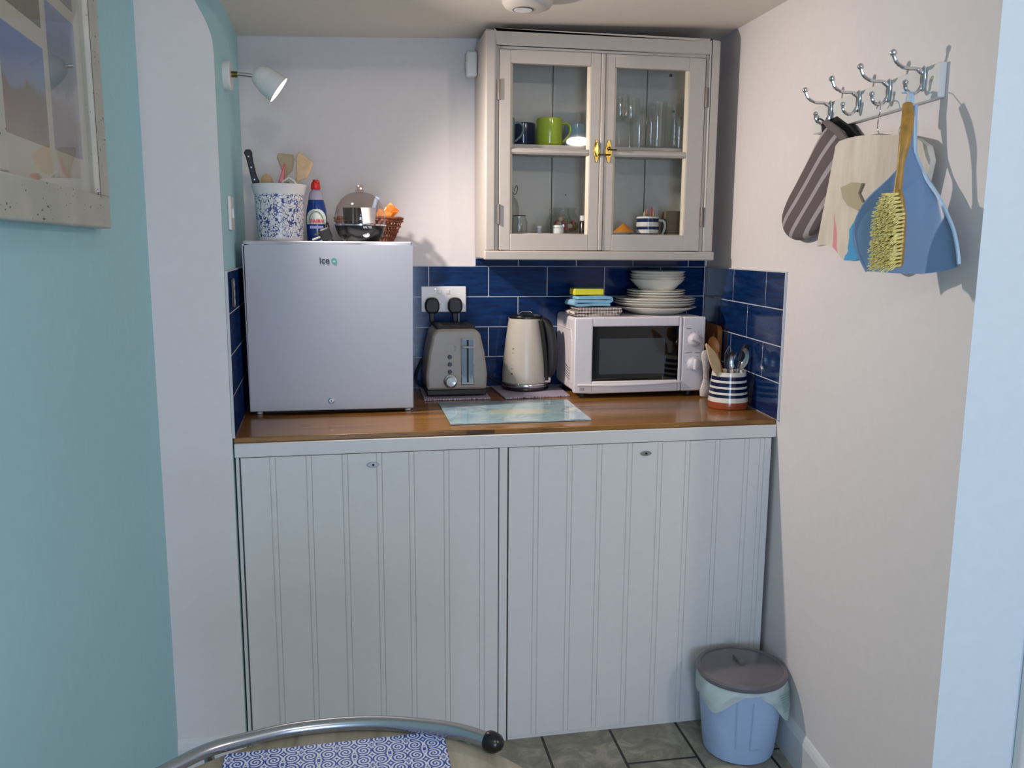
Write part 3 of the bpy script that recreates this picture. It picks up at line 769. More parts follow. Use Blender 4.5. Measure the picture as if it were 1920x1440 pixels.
MB().shell([(.001, 0), (.024, 0), (.026, .003), (.026, .034), (.020, .050), (.0205, .053), (.0185, .053), (.018, .050), (.024, .033), (.024, .005), (.001, .004)], n=28).build('jar_glass', JARG, o, smooth=True)
MB().tube([(.020*cos(a), .020*sin(a), .0545) for a in [2*pi*i/24 for i in range(24)]], .0012, 6, closed=True).build('wire_clip', simple('clip_wire', '#3f4244', .3, .8), o)
o = empty('sweet_jar', (.640, 2.725, BZ), 0, 'round glass jar of red and green sweets on the lower shelf', 'jar')
MB().shell([(.001, 0), (.042, 0), (.050, .006), (.056, .026), (.053, .046), (.042, .064), (.0395, .072), (.0435, .076), (.0435, .082), (.0405, .083), (.0375, .078), (.038, .066), (.050, .046), (.053, .026), (.048, .008), (.001, .004)], n=40).build('jar_glass', JARG, o, smooth=True)
sw = MB(); rr = random.Random(3)
for i in range(46):
    a = rr.uniform(0, 2*pi); r = .036*math.sqrt(rr.random()); sw.ball(.0085, (r*cos(a)+.008, r*sin(a), .014+rr.random()*.034), 8, rr.choice((0, 0, 1, 2)))
sw.build('sweets', [simple('sweet_red', '#b3303f', .3), simple('sweet_green', '#6f8a3c', .3), simple('sweet_cream', '#d9c7a5', .3)], o, smooth=True)['kind'] = 'stuff'
def capbottle(x, y, r, h, label, body='#dcdcd8', cap='#eeeeec'):
    o = empty('small_bottle', (x, y, BZ), 0, label, 'bottle')
    MB().lathe([(r, 0), (r, h*.62), (r*.75, h*.72), (r*.7, h*.74)], 24).build('bottle_body', simple('jar_'+label[:9], body, .25), o, smooth=True)
    MB().lathe([(r*.95, h*.72), (r*.95, h*.98), (r*.85, h), (.001, h)], 24).build('cap', simple('cap_'+label[:9], cap, .3), o, smooth=True)
capbottle(.556, 2.70, .010, .024, 'tiny grey-white bottle left of the sweet jar on the lower shelf', '#c9cdd0')
capbottle(.611, 2.665, .018, .026, 'squat white-capped tub in front of the sweet jar')
capbottle(.700, 2.69, .012, .058, 'dark bottle with white cap at the right edge of the left pane', '#3a2e2b')
# orange folded item on a small dish
o = empty('small_dish', (.838, 2.70, BZ), 0, 'small pale dish on the lower right shelf under a heap of orange spice', 'dish')
MB().lathe([(.022, 0), (.036, .006), (.0375, .0075), (.034, .0075), (.001, .004)], 32).build('dish_plate', simple('pale_dish', '#c9c8b8', .3), o, smooth=True)
tag(MB().lathe([(.030, .0078), (.026, .013), (.012, .026), (.004, .034), (.001, .035)], 18, sx=1.1).build('spice_heap', simple('orange_spice', '#e08a1c', .6, var=.3), None, smooth=True, loc=(.838, 2.70, BZ)), 'pointed orange heap on the small pale dish in the cabinet', 'spice')
def striped(name, bands, h, a='#e6e3da', b='#1d2b57', extra=None):
    t = NT(name, .15); x, y, z = t.xyz(); f = None
    for (c, d) in bands:
        g = t.math('MULTIPLY', t.math('GREATER_THAN', z, c), t.math('LESS_THAN', z, d)); f = g if f is None else t.math('MAXIMUM', f, g)
    c = t.mix(f, a, b)
    if extra: c = t.mix(t.math('LESS_THAN', z, extra[0]), c, extra[1])
    t.base(c); return t.m
o = empty('striped_mug', (.926, 2.72, BZ), 0, 'blue and white striped mug holding candles on the lower right shelf', 'mug')
ms = striped('blue_white_stripe_mug', ((.040, .052), (.016, .026), (-.01, .004)), .06)
MB().shell([(.034, 0), (.037, .003), (.037, .057), (.0355, .058), (.034, .056), (.034, .006), (.001, .005)], n=36).build('mug_body', ms, o, smooth=True)
MB().tube(spline([(.034, -.01, .046), (.050, -.014, .044), (.055, -.015, .028), (.050, -.014, .008), (.046, -.012, .0)]), .0042, 10).build('handle', simple('white_handle', '#d8d8d2', .15), o, smooth=True)
for i, (dx, dy, h, c, lb_) in enumerate(((-.012, 0, .070, '#c9c08a', 'pale yellow'), (.0, .008, .078, '#c97c72', 'pink'), (.010, -.004, .086, '#a04038', 'tall dark red'), (.022, .006, .076, '#b57a6c', 'dusky pink'))):
    tag(MB().lathe([(.0032, 0), (.0032, h-.006), (.0012, h), (.0004, h+.003)], 10).build('thin_candle', simple('candle_%d' % i, c, .5), None, smooth=True, loc=(.926+dx, 2.72+dy, BZ+.0055)), lb_+' thin candle standing in the striped mug in the cabinet', 'candle', 'thin candles in the striped mug')
tag(box(-.039, .039, -.028, .028, 0, .077).build('storage_box', simple('brown_card', '#79664f', .6, var=.15), None, bev=.002, loc=(1.023, 2.725, BZ)), 'brown box in the right corner of the lower cabinet shelf', 'box')

# ------------------------------------------------------------------ alarm sensor and smoke detector
o = empty('wall_sensor', (.3685, 2.79, 1.942), 0, 'small white sensor box fixed to the left side of the wall cabinet', 'sensor')
box(-.034, -.0005, -.018, .018, -.038, .038).build('sensor_case', WHP, o, bev=.007, seg=3)
box(-.036, -.033, -.006, .006, -.012, .006).build('sensor_lens', simple('lens_plastic', '#d9d2d4', .2), o, bev=.001)
cx_, cy_ = .437, 2.30; zz = cz(cx_, cy_)
o = empty('smoke_detector', (cx_, cy_, zz), 0, 'round white smoke detector on the alcove ceiling', 'smoke detector')
MB().lathe([(.067, .004), (.067, -.010), (.060, -.020), (.046, -.026), (.001, -.027)], 48).build('detector_case', simple('detector_white', '#d5cdc2', .4), o, smooth=True)
MB().tube([(-.012+.026*cos(a), .026*sin(a), -.0275) for a in [2*pi*i/36 for i in range(36)]], .0016, 6, closed=True).build('test_button_ring', simple('ring_brown', '#6f6158', .5), o)
MB().lathe([(.025, -.025), (.024, -.029), (.001, -.0295)], 32, (-.012, 0, 0)).build('test_button', WHP, o, smooth=True)

# ------------------------------------------------------------------ sockets
sk = empty('double_socket', (.2625, D-.007, 1.1975), 0, 'white double wall socket on the blue tiles with two black plugs in it', 'socket')
box(-.0755, .0755, -.009, 0, -.043, .043).build('face_plate', WHP, sk, bev=.003)
for x in (-.014, .014): box(x-.006, x+.006, -.0115, -.008, .018, .032).build('rocker_switch', WHP, sk, bev=.001)
for x in (-.028, .028): MB().cyl(.0025, .0085, .0096, (x, 0, .034), 10, axis='y').build('screw', STEEL, sk)
def plug(par, x, z):
    y = D-.016
    p = MB().prism([(x+a, z+b) for a, b in ((-.024, .008), (-.018, .024), (-.006, .028), (.006, .028), (.018, .024), (.024, .008), (.024, -.012), (.014, -.024), (-.014, -.024), (-.024, -.012))], y-.030, y, 'xz').build('plug', BLACKM, par, bev=.006, seg=3)
    MB().prism([(x-.009, z-.020), (x+.009, z-.020), (x+.0065, z-.052), (x-.0065, z-.052)], y-.019, y-.007, 'xz').build('strain_relief', BLACKM, p, bev=.002)
    return p
# light switch on the alcove wall, dark socket on the left tiles
def LWp(y, z, wo=0): return (xl(y)+wo, y, z)
o = empty('light_switch', LWp(2.330, 1.452), LZ, 'white switch plate on the teal alcove wall beside the floral pot', 'switch')
box(-.043, .043, -.009, -.0002, -.043, .043).build('face_plate', WHP, o, bev=.003)
box(-.008, .008, -.012, -.008, -.012, .012).build('rocker_switch', WHP, o, bev=.001)
o = empty('black_socket', LWp(2.225, 1.252, .007), LZ, 'narrow dark socket with pale markings on the left blue tiles', 'socket')
box(-.022, .022, -.006, -.0002, -.036, .036).build('face_plate', BLACK, o, bev=.002)
for z in (-.022, .0, .022): MB().lathe([(.010, 0), (.010, .0012), (.0075, .0014), (.0073, 0)], 20, (0, -.006, z), axis='y').build('pale_ring', simple('pale_marking', '#b9a7a2', .5), o)

# ------------------------------------------------------------------ worktop savers and glass board
def slab(name, label, pts, h, mats, cat, parts=True):
    o = empty(name, (sum(p[0] for p in pts)/4, sum(p[1] for p in pts)/4, ZC), 0, label, cat)
    c = o.location; q = [(p[0]-c.x, p[1]-c.y) for p in pts]
    MB().prism(q, .0008, h, 'xy').build('board', mats[0], o, bev=.001)
    for p in q: MB().cyl(.005, 0, .0008, (p[0]*.85, p[1]*.85, 0), 12).build('rubber_foot', WHP, o)
    return o
gran = damask('purple_lace_print', .035, '#6d6790', '#c9c0cb')
slab('worktop_saver', 'grey patterned worktop saver under the toaster', [(.178, 2.595), (.386, 2.600), (.386, 2.838), (.178, 2.838)], .006, [gran], 'board')
slab('worktop_saver', 'grey patterned worktop saver under the kettle', [(.432, 2.592), (.646, 2.612), (.652, 2.838), (.420, 2.838)], .006, [gran], 'board')
def glass_print():
    t = NT('glass_board_print', .04); x, y, z = t.xyz()
    n = t.noise(9, 4, dist=.6); n2 = t.noise(5, 3, t.mapping((1, 2, 1), loc=(.4, .1, 0)))
    c = t.ramp(n, [(.3, '#8fb0bf'), (.5, '#aecbd2'), (.62, '#8aa7b5'), (.72, '#c7d6cf')])
    d = t.math('SQRT', t.math('ADD', t.math('POWER', t.math('DIVIDE', t.math('SUBTRACT', x, .01), .12), 2), t.math('POWER', t.math('DIVIDE', t.math('SUBTRACT', y, -.02), .05), 2)))
    c = t.mix(t.math('MULTIPLY', t.math('LESS_THAN', t.math('ADD', d, t.math('MULTIPLY', n2, .8)), 1.2), .7), c, '#c9cdb0')
    t.base(c); t.b.inputs['Coat Weight'].default_value = .6; t.b.inputs['Coat Roughness'].default_value = .02; return t.m
slab('glass_chopping_board', 'pale blue printed glass board lying at the front of the wooden worktop', [(.222, 2.222), (.614, 2.230), (.620, 2.538), (.216, 2.545)], .0055, [glass_print()], 'chopping board')

# ------------------------------------------------------------------ toaster
TL = Vector((.2835, 2.630, ZC+.006))
ts = empty('toaster', TL, 0, 'taupe two-slot toaster with chrome dial and lever panel, left of the kettle', 'toaster')
def rprof(w0, w1, h0, h1, r, n=6, bulge=.004):
    pts = [(-w0, h0), (w0, h0), (w0+bulge*.6, h0+(h1-h0)*.25), (w0+bulge*.2-(w0-w1)*.4, h0+(h1-h0)*.6)]
    for i in range(n+1):
        a = (pi/2)*i/n; pts.append((w1-r+r*cos(a), h1-r+r*sin(a)))
    return pts+[(-x, z) for x, z in reversed(pts[2:])]
pf = rprof(.0945, .078, .022, .214, .030)
mb = MB(); mb.prism(pf, .0, .205); mb.build('body', PEWTER, ts, bev=.009, seg=4)
mb = MB().prism([(-.094, 0.004), (.094, .004), (.0955, .0225), (-.0955, .0225)], .004, .201); mb.build('plinth', BLACKM, ts, bev=.003)
for x in (-.07, .07): MB().cyl(.008, 0, .005, (x, .03, 0), 14).build('foot', BLACKM, ts)
box(-.062, .062, .030, .180, .2135, .222).build('top_plate', BLACKM, ts, bev=.003)
for x in (-.026, .026): box(x-.012, x+.012, .042, .168, .2215, .2228).build('bread_slot', DARK, ts)
lv = MB().prism([(.0125, .038), (.0555, .038), (.0555, .186), (.0125, .186)], -.0035, .004).build('lever_panel', CHROME, ts, bev=.003)
MB().box(.0155, .0525, -.0042, -.0030, .042, .182).build('panel_inset', simple('blue_chrome', '#a7b2bb', .1, 1), lv)
MB().box(.0310, .0365, -.0050, -.0036, .046, .180).build('lever_slot', DARK, lv)
MB().box(.014, .054, -.020, -.004, .155, .162).build('lever', CHROME, lv, bev=.0025)
kb_ = MB().lathe([(.0205, 0), (.0205, .004), (.0165, .0055), (.0160, .016), (.0140, .018), (.001, .0175)], 36, (-.0205, .0, .050), axis='y').build('browning_dial', CHROME, ts, smooth=True, ang=40)
MB().lathe([(.0215, -.002), (.0215, .0035), (.0200, .004)], 36, (-.0205, .0, .050), axis='y').build('dial_ring', BLACK, ts, smooth=True)
for z in (.080, .1035, .127): MB().lathe([(.0068, -.002), (.0068, .001), (.0055, .0022), (.001, .0022)], 24, (-.0225, 0, z), axis='y').build('button', BLACK, ts, smooth=True)
MB().tube([(-.010+.006*cos(a), -.0006, .155+.008*sin(a)) for a in [-1.3+2.6*i/10 for i in range(11)]], .0007, 6).build('crescent_mark', simple('mark_grey', '#6a6660', .4), ts)
p = plug(ts, .222, 1.176); p.location = -TL
MB().tube([Vector(q)-TL for q in spline([(.222, D-.013, 1.128), (.224, D-.016, 1.09), (.212, D-.02, 1.04), (.180, D-.022, .98), (.165, D-.05, .925), (.200, D-.04, .912), (.27, D-.03, .912)])], .0035, 8).build('flex', BLACKM, ts, smooth=True)

# ------------------------------------------------------------------ kettle
KL = Vector((.528, 2.762, ZC+.006))
kt_ = empty('kettle', KL, 0, 'cream-grey jug kettle with black handle and lid on its round power base', 'kettle')
MB().lathe([(.068, 0), (.077, .002), (.0785, .008), (.076, .012), (.001, .013)], 48).build('power_base', BLACK, kt_, smooth=True, ang=50)
MB().lathe([(.0775, .0125), (.0785, .014), (.0785, .024), (.0765, .026), (.001, .026)], 48).build('steel_band', STEEL, kt_, smooth=True, ang=50)
bd = MB()
prof = [(.0770, .026), (.0775, .030), (.0765, .060), (.0725, .110), (.0670, .160), (.0610, .205), (.0565, .235), (.0555, .238)]
bd.lathe(prof, 56)
kb2 = bd.build('kettle_body', KETC, kt_, smooth=True, ang=50)
# spout on the far left
MB().add([(-.048, -.018, .238), (-.048, .018, .238), (-.078, 0, .236), (-.052, -.02, .185), (-.052, .02, .185), (-.066, 0, .180)], [(0, 1, 2), (0, 2, 5, 3), (1, 4, 5, 2), (0, 3, 4, 1), (3, 5, 4)]).build('spout', KETC, kt_, smooth=True, ang=60, rot=(0, 0, -.9))
MB().lathe([(.0560, .237), (.0565, .240), (.0545, .245), (.040, .249), (.001, .251)], 40).build('lid', BLACK, kt_, smooth=True, ang=50)
MB().tube([(-.030, -.01, .2475), (-.015, -.012, .259), (.012, -.012, .259), (.024, -.01, .249)], .003, 8).build('lid_grip', CHROME, kt_, smooth=True)
hp = spline([(.050, -.012, .226), (.072, -.014, .222), (.086, -.016, .190), (.094, -.018, .140), (.094, -.018, .088), (.088, -.016, .062), (.078, -.014, .048)], 5)
nn = len(hp); MB().tube(hp, [.0135+.0055*sin(pi*i/(nn-1)) for i in range(nn)], 14, flat=.95).build('handle', BLACKM, kt_, smooth=True, rot=(0, 0, -.42))
MB().tube(spline([(.040, -.046, .232), (.050, -.052, .170), (.058, -.053, .100), (.060, -.054, .036)], 5), [.017]*16, 12, flat=.42).build('handle_mount', BLACKM, kt_, smooth=True)
MB().box(.052, .074, -.064, -.050, .028, .046).build('water_window_trim', CHROME, kt_, bev=.003)
mk = MB()
for i, z in enumerate((.055, .070, .082, .096, .108, .122, .136)):
    a = 3.86+.0; r = .0772-(z-.05)*.09
    mk.add([(r*cos(a+d), r*sin(a+d), z+zz_) for d, zz_ in ((0, 0), (.09, 0), (.09, .006), (0, .006))], [(0, 1, 2, 3)])
mk.build('side_marks', simple('grey_print', '#6f6a63', .5), kb2)
p = plug(kt_, .2985, 1.176); p.location = -KL
MB().tube([Vector(q)-KL for q in spline([(.2985, D-.013, 1.128), (.297, D-.018, 1.10), (.300, D-.02, 1.05), (.36, D-.018, .98), (.42, D-.016, .93), (.46, D-.02, .909)])], .0035, 8).build('flex', BLACKM, kt_, smooth=True)

# ------------------------------------------------------------------ microwave
MO = Vector((.865, 2.572, ZC+.001))
mw = empty('microwave', MO, 0, 'white microwave oven with two dials at the right end of the worktop', 'microwave')
W2 = .2165; HB, HT = .017, .258
box(-W2+.003, W2-.003, .022, .272, HB, HT).build('casing', MWP, mw, bev=.012, seg=4)
dm = MB(); fx0, fx1, fz0, fz1 = -.158, .128, .054, .228
dm.box(-W2, fx0, 0, .024, HB, HT-.001); dm.box(fx1, .139, 0, .024, HB, HT-.001); dm.box(fx0, fx1, 0, .024, HB, fz0); dm.box(fx0, fx1, 0, .024, fz1, HT-.001)
dd_ = dm.build('door', MWP, mw, bev=.004, seg=3)
blk = NT('black_door_glass', .05); blk.base('#08090a'); BLK = blk.m
box(fx0-.001, fx1+.001, .004, .010, fz0-.001, fz1+.001).build('door_window', BLK, dd_)
box(fx0+.024, fx1-.045, .0033, .0042, fz0+.022, fz1-.038).build('window_mesh', simple('mesh_grey', '#3d4246', .12), dd_)
hdl = [(-.205, .046), (-.10, .0445), (.02, .046), (.139, .052), (.139, .044), (.02, .038), (-.10, .036), (-.205, .040)]
MB().prism(hdl, -.006, .002).build('door_lip', MWP, dd_, bev=.0025)
text('lettering', 'LG', .014, simple('pale_grey_print', '#a39da2', .5), dd_, (-.188, -.0006, .030)) if False else MB().box(-.198, -.182, -.0006, .0005, .024, .034).build('badge', simple('pale_grey_badge', '#b4aeb4', .4), dd_)
box(.1405, W2, 0, .024, HB, HT-.001).build('control_panel', MWP, mw, bev=.004, seg=3)
pr = simple('grey_lettering', '#77727a', .5)
for zc in (.183, .105):
    kk = MB().lathe([(.0215, -.002), (.0215, .002), (.0185, .004), (.0175, .012), (.015, .014), (.001, .0142)], 40, (.180, 0, zc), axis='y').build('dial', MWP, mw, smooth=True, ang=45)
    g = MB().box(-.0042, .0042, -.024, -.012, -.017, .017).build('dial_grip', MWP, kk, bev=.002, loc=(.180, 0, zc)); g.rotation_euler = (0, (-1.25 if zc > .15 else .05), 0)
mb = MB()
for i in range(11):
    a = -2.3+4.6*i/10; mb.box(.180+.027*sin(a)-.0012, .180+.027*sin(a)+.0012, -.0005, .001, .183+.027*cos(a)-.0007, .183+.027*cos(a)+.0007)
    if i % 2 == 0: mb.box(.180+.027*sin(a)-.0015, .180+.027*sin(a)+.0015, -.0005, .001, .105+.027*cos(a)-.0008, .105+.027*cos(a)+.0008)
mb.box(.152, .168, -.0005, .001, .219, .2215); mb.box(.154, .174, -.0005, .001, .1425, .1435); mb.box(.184, .204, -.0005, .001, .1425, .1435)
mb.build('dial_markings', pr, mw)
vt = MB()
for i in range(5):
    for j in range(4): vt.box(-W2+.0022, -W2+.0036, .075+.018*j, .0815+.018*j, .050+.009*i+.002*j, .0545+.009*i+.002*j)
vt.build('side_vents', DARK, mw)
MB().tube([(-W2+.0028, .045, .045), (-W2+.0028, .045, .18), (-W2+.0028, .06, .215), (-W2+.0028, .23, .215)], .0016, 8).build('side_ridge', MWP, mw)
for x in (-.18, .18):
    for y in (.04, .24): MB().cyl(.012, 0, .0175, (x, y, 0), 18).build('foot', BLACKM, mw)
MT = MO.z+HT

# ------------------------------------------------------------------ cloths and sponge on the microwave
def folded(name, mat, loc, w, d, layers, th, rz, label, cat, droop=0):
    o = MB(); import random as R
    n = 10
    path = []
    for k in range(layers):
        z = th*.5+k*th*1.02
        xs = [w/2-th*.5, -w/2+th*.5] if k % 2 == 0 else [-w/2+th*.5, w/2-th*.5]
        path += [(xs[0]*(1-.03*k), z), (0, z+.0006), (xs[1]*(1-.03*k), z)]
        if k < layers-1:
            s_ = 1 if xs[1] > 0 else -1
            path.append((xs[1]*(1-.03*k)+s_*th*.5, z+th*.51))
    P = spline([(a, 0, b) for a, b in path], 4)
    up, dn = [], []
    for i, p_ in enumerate(P):
        t = (P[min(i+1, len(P)-1)]-P[max(i-1, 0)]).normalized(); nn_ = Vector((-t.z, 0, t.x))
        up.append(p_+nn_*th*.42); dn.append(p_-nn_*th*.42)
    N = len(P); ny = 8; vs = []
    for j in range(ny+1):
        y = -d/2+d*j/ny
        for a in (up, dn):
            for i, q in enumerate(a): vs.append((q.x+.0008*sin(5*j+i*.3), y, max(.0004, q.z+.0006*sin(i*.5+j*1.3))))
    fs = []; S = 2*N
    for j in range(ny):
        for i in range(N-1):
            a = j*S+i; fs.append((a, a+1, a+S+1, a+S)); b = a+N; fs.append((b, b+S, b+S+1, b+1))
        fs.append((j*S, j*S+S, j*S+S+N, j*S+N)); e = j*S+N-1; fs.append((e, e+N, e+S+N, e+S))
    for j in (0, ny):
        for i in range(N-1):
            a = j*S+i; fs.append((a, a+N, a+N+1, a+1))
    o.add(vs, fs); ob = o.build(name, mat, None, smooth=True, ang=60, loc=loc, rot=(0, 0, rz)); return tag(ob, label, cat)
def check():
    t = NT('checked_cloth', .9); x, y, z = t.xyz()
    def ln(a, per, w_): return t.math('LESS_THAN', t.math('FRACT', t.math('DIVIDE', a, per)), w_)
    f = t.math('MAXIMUM', ln(t.math('ADD', x, .5), .0100, .17), t.math('MAXIMUM', ln(t.math('ADD', y, .5), .0100, .17), ln(t.math('ADD', z, .0065), .0100, .16)))
    t.base(t.mix(f, t.ramp(t.noise(60, 2), [(.4, '#4a3632'), (.6, '#5b4437')]), '#dcd0c8')); t.bump(t.noise(900, 2), .2, .0005); return t.m
folded('checked_tea_towel', check(), (.728, 2.645, MT+.0005), .150, .10, 3, .0095, .05, 'brown and white checked cloth folded at the bottom of the stack on the microwave', 'cloth')
CT = MT+.0005+3*.0095*1.02+.002
folded('blue_cloth', simple('pale_blue_cloth', '#8fc0dc', .85, var=.25, bump=.4, bscale=500, nscale=25), (.712, 2.645, CT), .120, .095, 3, .0108, .08, 'pale blue dishcloth folded between the checked cloth and the sponge', 'cloth')
ST = CT+3*.0108*1.02+.002
sp_ = empty('sponge', (.706, 2.655, ST), .04, 'yellow sponge with green scouring top on the folded blue cloth', 'sponge')
box(-.048, .048, -.030, .030, 0, .019).build('foam', simple('yellow_foam', '#e8d838', .9, var=.1, bump=.5, bscale=700), sp_, bev=.002)
box(-.046, .048, -.030, .030, .0192, .0225).build('scourer', simple('green_scourer', '#3d5a48', .95, bump=.5, bscale=900), sp_, bev=.001)

# ------------------------------------------------------------------ plates and bowls
PX_, PYc = .955, 2.708
def plate(name, r, z, hgt, label, cat, grp, foot, dx=0, dy=0):
    o = MB().lathe([(foot, 0), (foot+.003, .0015), (r*.80, hgt*.55), (r-.001, hgt-.0012), (r, hgt), (r-.0012, hgt+.001), (r*.80, hgt*.62), (foot, .004), (.001, .0038)], 56).build(name, CERW, None, smooth=True, loc=(PX_+dx, PYc+dy, z), ang=60)
    return tag(o, label, cat, grp)
z = MT+.0008
for i, (dz, t_, dx) in enumerate(((0, 'bottom dinner plate resting on the microwave', .004), (.0135, 'second dinner plate from the bottom of the stack', -.003), (.0210, 'third dinner plate from the bottom of the stack', -.001), (.0285, 'topmost dinner plate, directly under the side plates', 0))):
    plate('dinner_plate', .1335, z+dz, .0235, 'white '+t_, 'plate', 'dinner plates on the microwave', .075, dx)
z2 = z+.0285+.0065
for i, (dz, t_) in enumerate(((0, 'lowest side plate on top of the dinner plates'), (.009, 'second side plate from the bottom of its stack'), (.0170, 'third side plate from the bottom of its stack'), (.0250, 'topmost side plate, directly under the bowls'))):
    plate('side_plate', .0965, z2+dz, .018, 'white '+t_, 'plate', 'side plates between the dinner plates and the bowls', .055, .003)
z3 = z2+.0250+.006
for i, (dz, t_) in enumerate(((0, 'lowest bowl of the stack, the only one showing its whole side'), (.0085, 'second bowl from the bottom of the stack'), (.0170, 'third bowl from the bottom of the stack'), (.0265, 'topmost bowl under the wall cabinet'))):
    r, h = .0915, .048
    o = MB().shell([(.001, 0), (.042, 0), (.045, .002), (.064, .020), (.082, .038), (r-.001, h-.001), (r+.001, h), (r-.0025, h+.0002), (.079, .0385), (.061, .0225), (.042, .006), (.001, .0055)], n=56).build('bowl', CERW, None, smooth=True, loc=(PX_+.006+(.002 if i % 2 else 0), PYc, z3+dz), ang=60)
    tag(o, 'white '+t_, 'bowl', 'white bowls on top of the plate stack')

# ------------------------------------------------------------------ chopping board, spoon rest, striped utensil jar
bo = empty('chopping_board', RW(.125, .0095, ZC), RZ, 'brown wooden chopping board with hand slot leaning against the right wall tiles', 'chopping board')
mb = MB(); 
def rrect(x0, x1, z0, z1, r, n=5):
    out = []
    for cx, cz_, a0 in ((x1-r, z1-r, 0), (x0+r, z1-r, pi/2), (x0+r, z0+r, pi), (x1-r, z0+r, 3*pi/2)):
        out += [(cx+r*cos(a0+pi/2*i/n), cz_+r*sin(a0+pi/2*i/n)) for i in range(n+1)]
    return out
out = rrect(-.10, .10, 0, .222, .022); inn = rrect(.055, .073, .125, .200, .0085)
no, ni = len(out), len(inn)
vs = [(x, y, z) for y in (-.016, -.001) for x, z in out+inn]
T_ = no+ni; fs = []
for k, base_ in ((0, 0), (1, T_)):
    pass
import bmesh
bm = bmesh.new()
loops = []
for y in (-.016, -.001):
    a = [bm.verts.new((x, y, z)) for x, z in out]; b = [bm.verts.new((x, y, z)) for x, z in inn]
    ea = [bm.edges.new((a[i], a[(i+1) % no])) for i in range(no)]; eb = [bm.edges.new((b[i], b[(i+1) % ni])) for i in range(ni)]
    bmesh.ops.triangle_fill(bm, use_beauty=True, edges=ea+eb); loops.append((a, b))
for k in (0, 1):
    A, B = loops[0][k], loops[1][k]; n = len(A)
    for i in range(n): bm.faces.new((A[i], A[(i+1) % n], B[(i+1) % n], B[i]))
bmesh.ops.recalc_face_normals(bm, faces=bm.faces)
me = bpy.data.meshes.new('board'); bm.to_mesh(me); bm.free()
me.materials.append(MIDW); o = bpy.data.objects.new('board', me); COL.objects.link(o); o.parent = bo
o = empty('spoon_rest', (1.082, 2.545, ZC), 0, 'white embossed ceramic spoon rest standing between the microwave and the striped jar', 'spoon rest')
t = NT('embossed_white', .25); t.base(t.ramp(t.noise(120, 3, dist=2), [(.40, '#c4bebd'), (.52, '#e6dfdc')])); t.bump(t.noise(140, 2, dist=2), .8, .002)
MB().lathe([(.012, 0), (.021, .006), (.0225, .022), (.017, .040), (.0105, .060), (.010, .085), (.0125, .105), (.016, .125), (.017, .142), (.012, .152), (.001, .154)], 32, sy=.5).build('spoon_rest_body', t.m, o, smooth=True, rot=(0, -.04, 0))
jr = empty('utensil_jar', (1.078, 2.372, ZC), 0, 'navy and white striped jar with terracotta base holding spoons at the worktop corner', 'jar')
sm = striped('navy_white_stripe_jar', ((.0355, .0450), (.0515, .0625), (.0685, .0800), (.0870, .0985)), .11, a='#e3ddd2', b='#171c3c', extra=(.022, '#9c4a2c'))
MB().shell([(.0560, 0), (.0585, .003), (.0595, .022), (.0580, .030), (.0545, .070), (.0505, .104), (.0500, .110), (.0475, .111), (.0465, .108), (.0520, .03), (.050, .008), (.001, .006)], n=56).build('jar_body', sm, jr, smooth=True)
JB = Vector((1.078, 2.372, ZC+.012))
# light wooden spatula leaning left
o = empty('wooden_spatula', (0, 0, 0), 0, 'pale pointed wooden spatula leaning far left out of the striped jar', 'spatula')
a0, a1 = Vector((1.088, 2.365, ZC+.014)), Vector((.984, 2.335, 1.094)); Ls = (a1-a0).length
o.location = a0; o.rotation_euler = orient(a1-a0, .35)
MB().prism([(-.007, 0), (.007, 0), (.0085, Ls-.11), (.021, Ls-.075), (.019, Ls-.04), (.004, Ls), (-.002, Ls-.002), (-.013, Ls-.05), (-.0145, Ls-.08), (-.0085, Ls-.11)], -.0030, .0030).build('spatula_blade', SPATW, o, bev=.002)
def spoon(name, label, a0, a1, mat, br=.018, bl=.052, hr=.0035, cat='spoon', spin=0):
    o = empty(name, a0, 0, label, cat); v = Vector(a1)-Vector(a0); Lq = v.length
    o.rotation_euler = orient(v, spin)
    MB().tube([(0, 0, 0), (0, 0, Lq-bl+.004)], hr, 10).build('handle', mat, o, smooth=True)
    mb = MB(); N = 20; R_ = 8; vs = []
    for s_ in (0, .0012):
        for j in range(R_+1):
            f = j/R_
            for i in range(N):
                a = 2*pi*i/N; vs.append((br*f*cos(a), .009*(1-f*f)+s_, Lq-bl/2+bl/2*f*sin(a)))
    fs = []; S = (R_+1)*N
    for s_ in (0, 1):
        for j in range(R_):
            for i in range(N):
                q_ = (s_*S+j*N+i, s_*S+j*N+(i+1) % N, s_*S+(j+1)*N+(i+1) % N, s_*S+(j+1)*N+i); fs.append(q_)
    for i in range(N): fs.append((R_*N+i, R_*N+(i+1) % N, S+R_*N+(i+1) % N, S+R_*N+i))
    mb.add(vs, fs).build('spoon_bowl', mat, o, smooth=True, ang=70)
    return o
spoon('wooden_spoon', 'brown wooden spoon leaning left behind the pale spatula in the striped jar', (1.090, 2.380, ZC+.013), (1.030, 2.400, 1.108), MIDW, .019, .056, .0055, spin=.3)
spoon('serving_spoon', 'steel serving spoon at the centre of the striped jar', (1.070, 2.380, ZC+.014), (1.082, 2.368, 1.066), STEEL, .019, .058, spin=0)
spoon('serving_spoon', 'larger steel serving spoon at the right of the striped jar', (1.075, 2.362, ZC+.014), (1.120, 2.362, 1.078), STEEL, .0215, .070, spin=-.2)
o = empty('ladle', (1.060, 2.360, ZC+.014), 0, 'black nylon kitchen tool leaning right behind the steel spoons', 'utensil')
v = Vector((1.132, 2.372, 1.086))-o.location; o.rotation_euler = orient(v)
MB().tube([(0, 0, 0), (0, 0, v.length-.05)], .004, 10).build('handle', BLACKM, o, smooth=True)
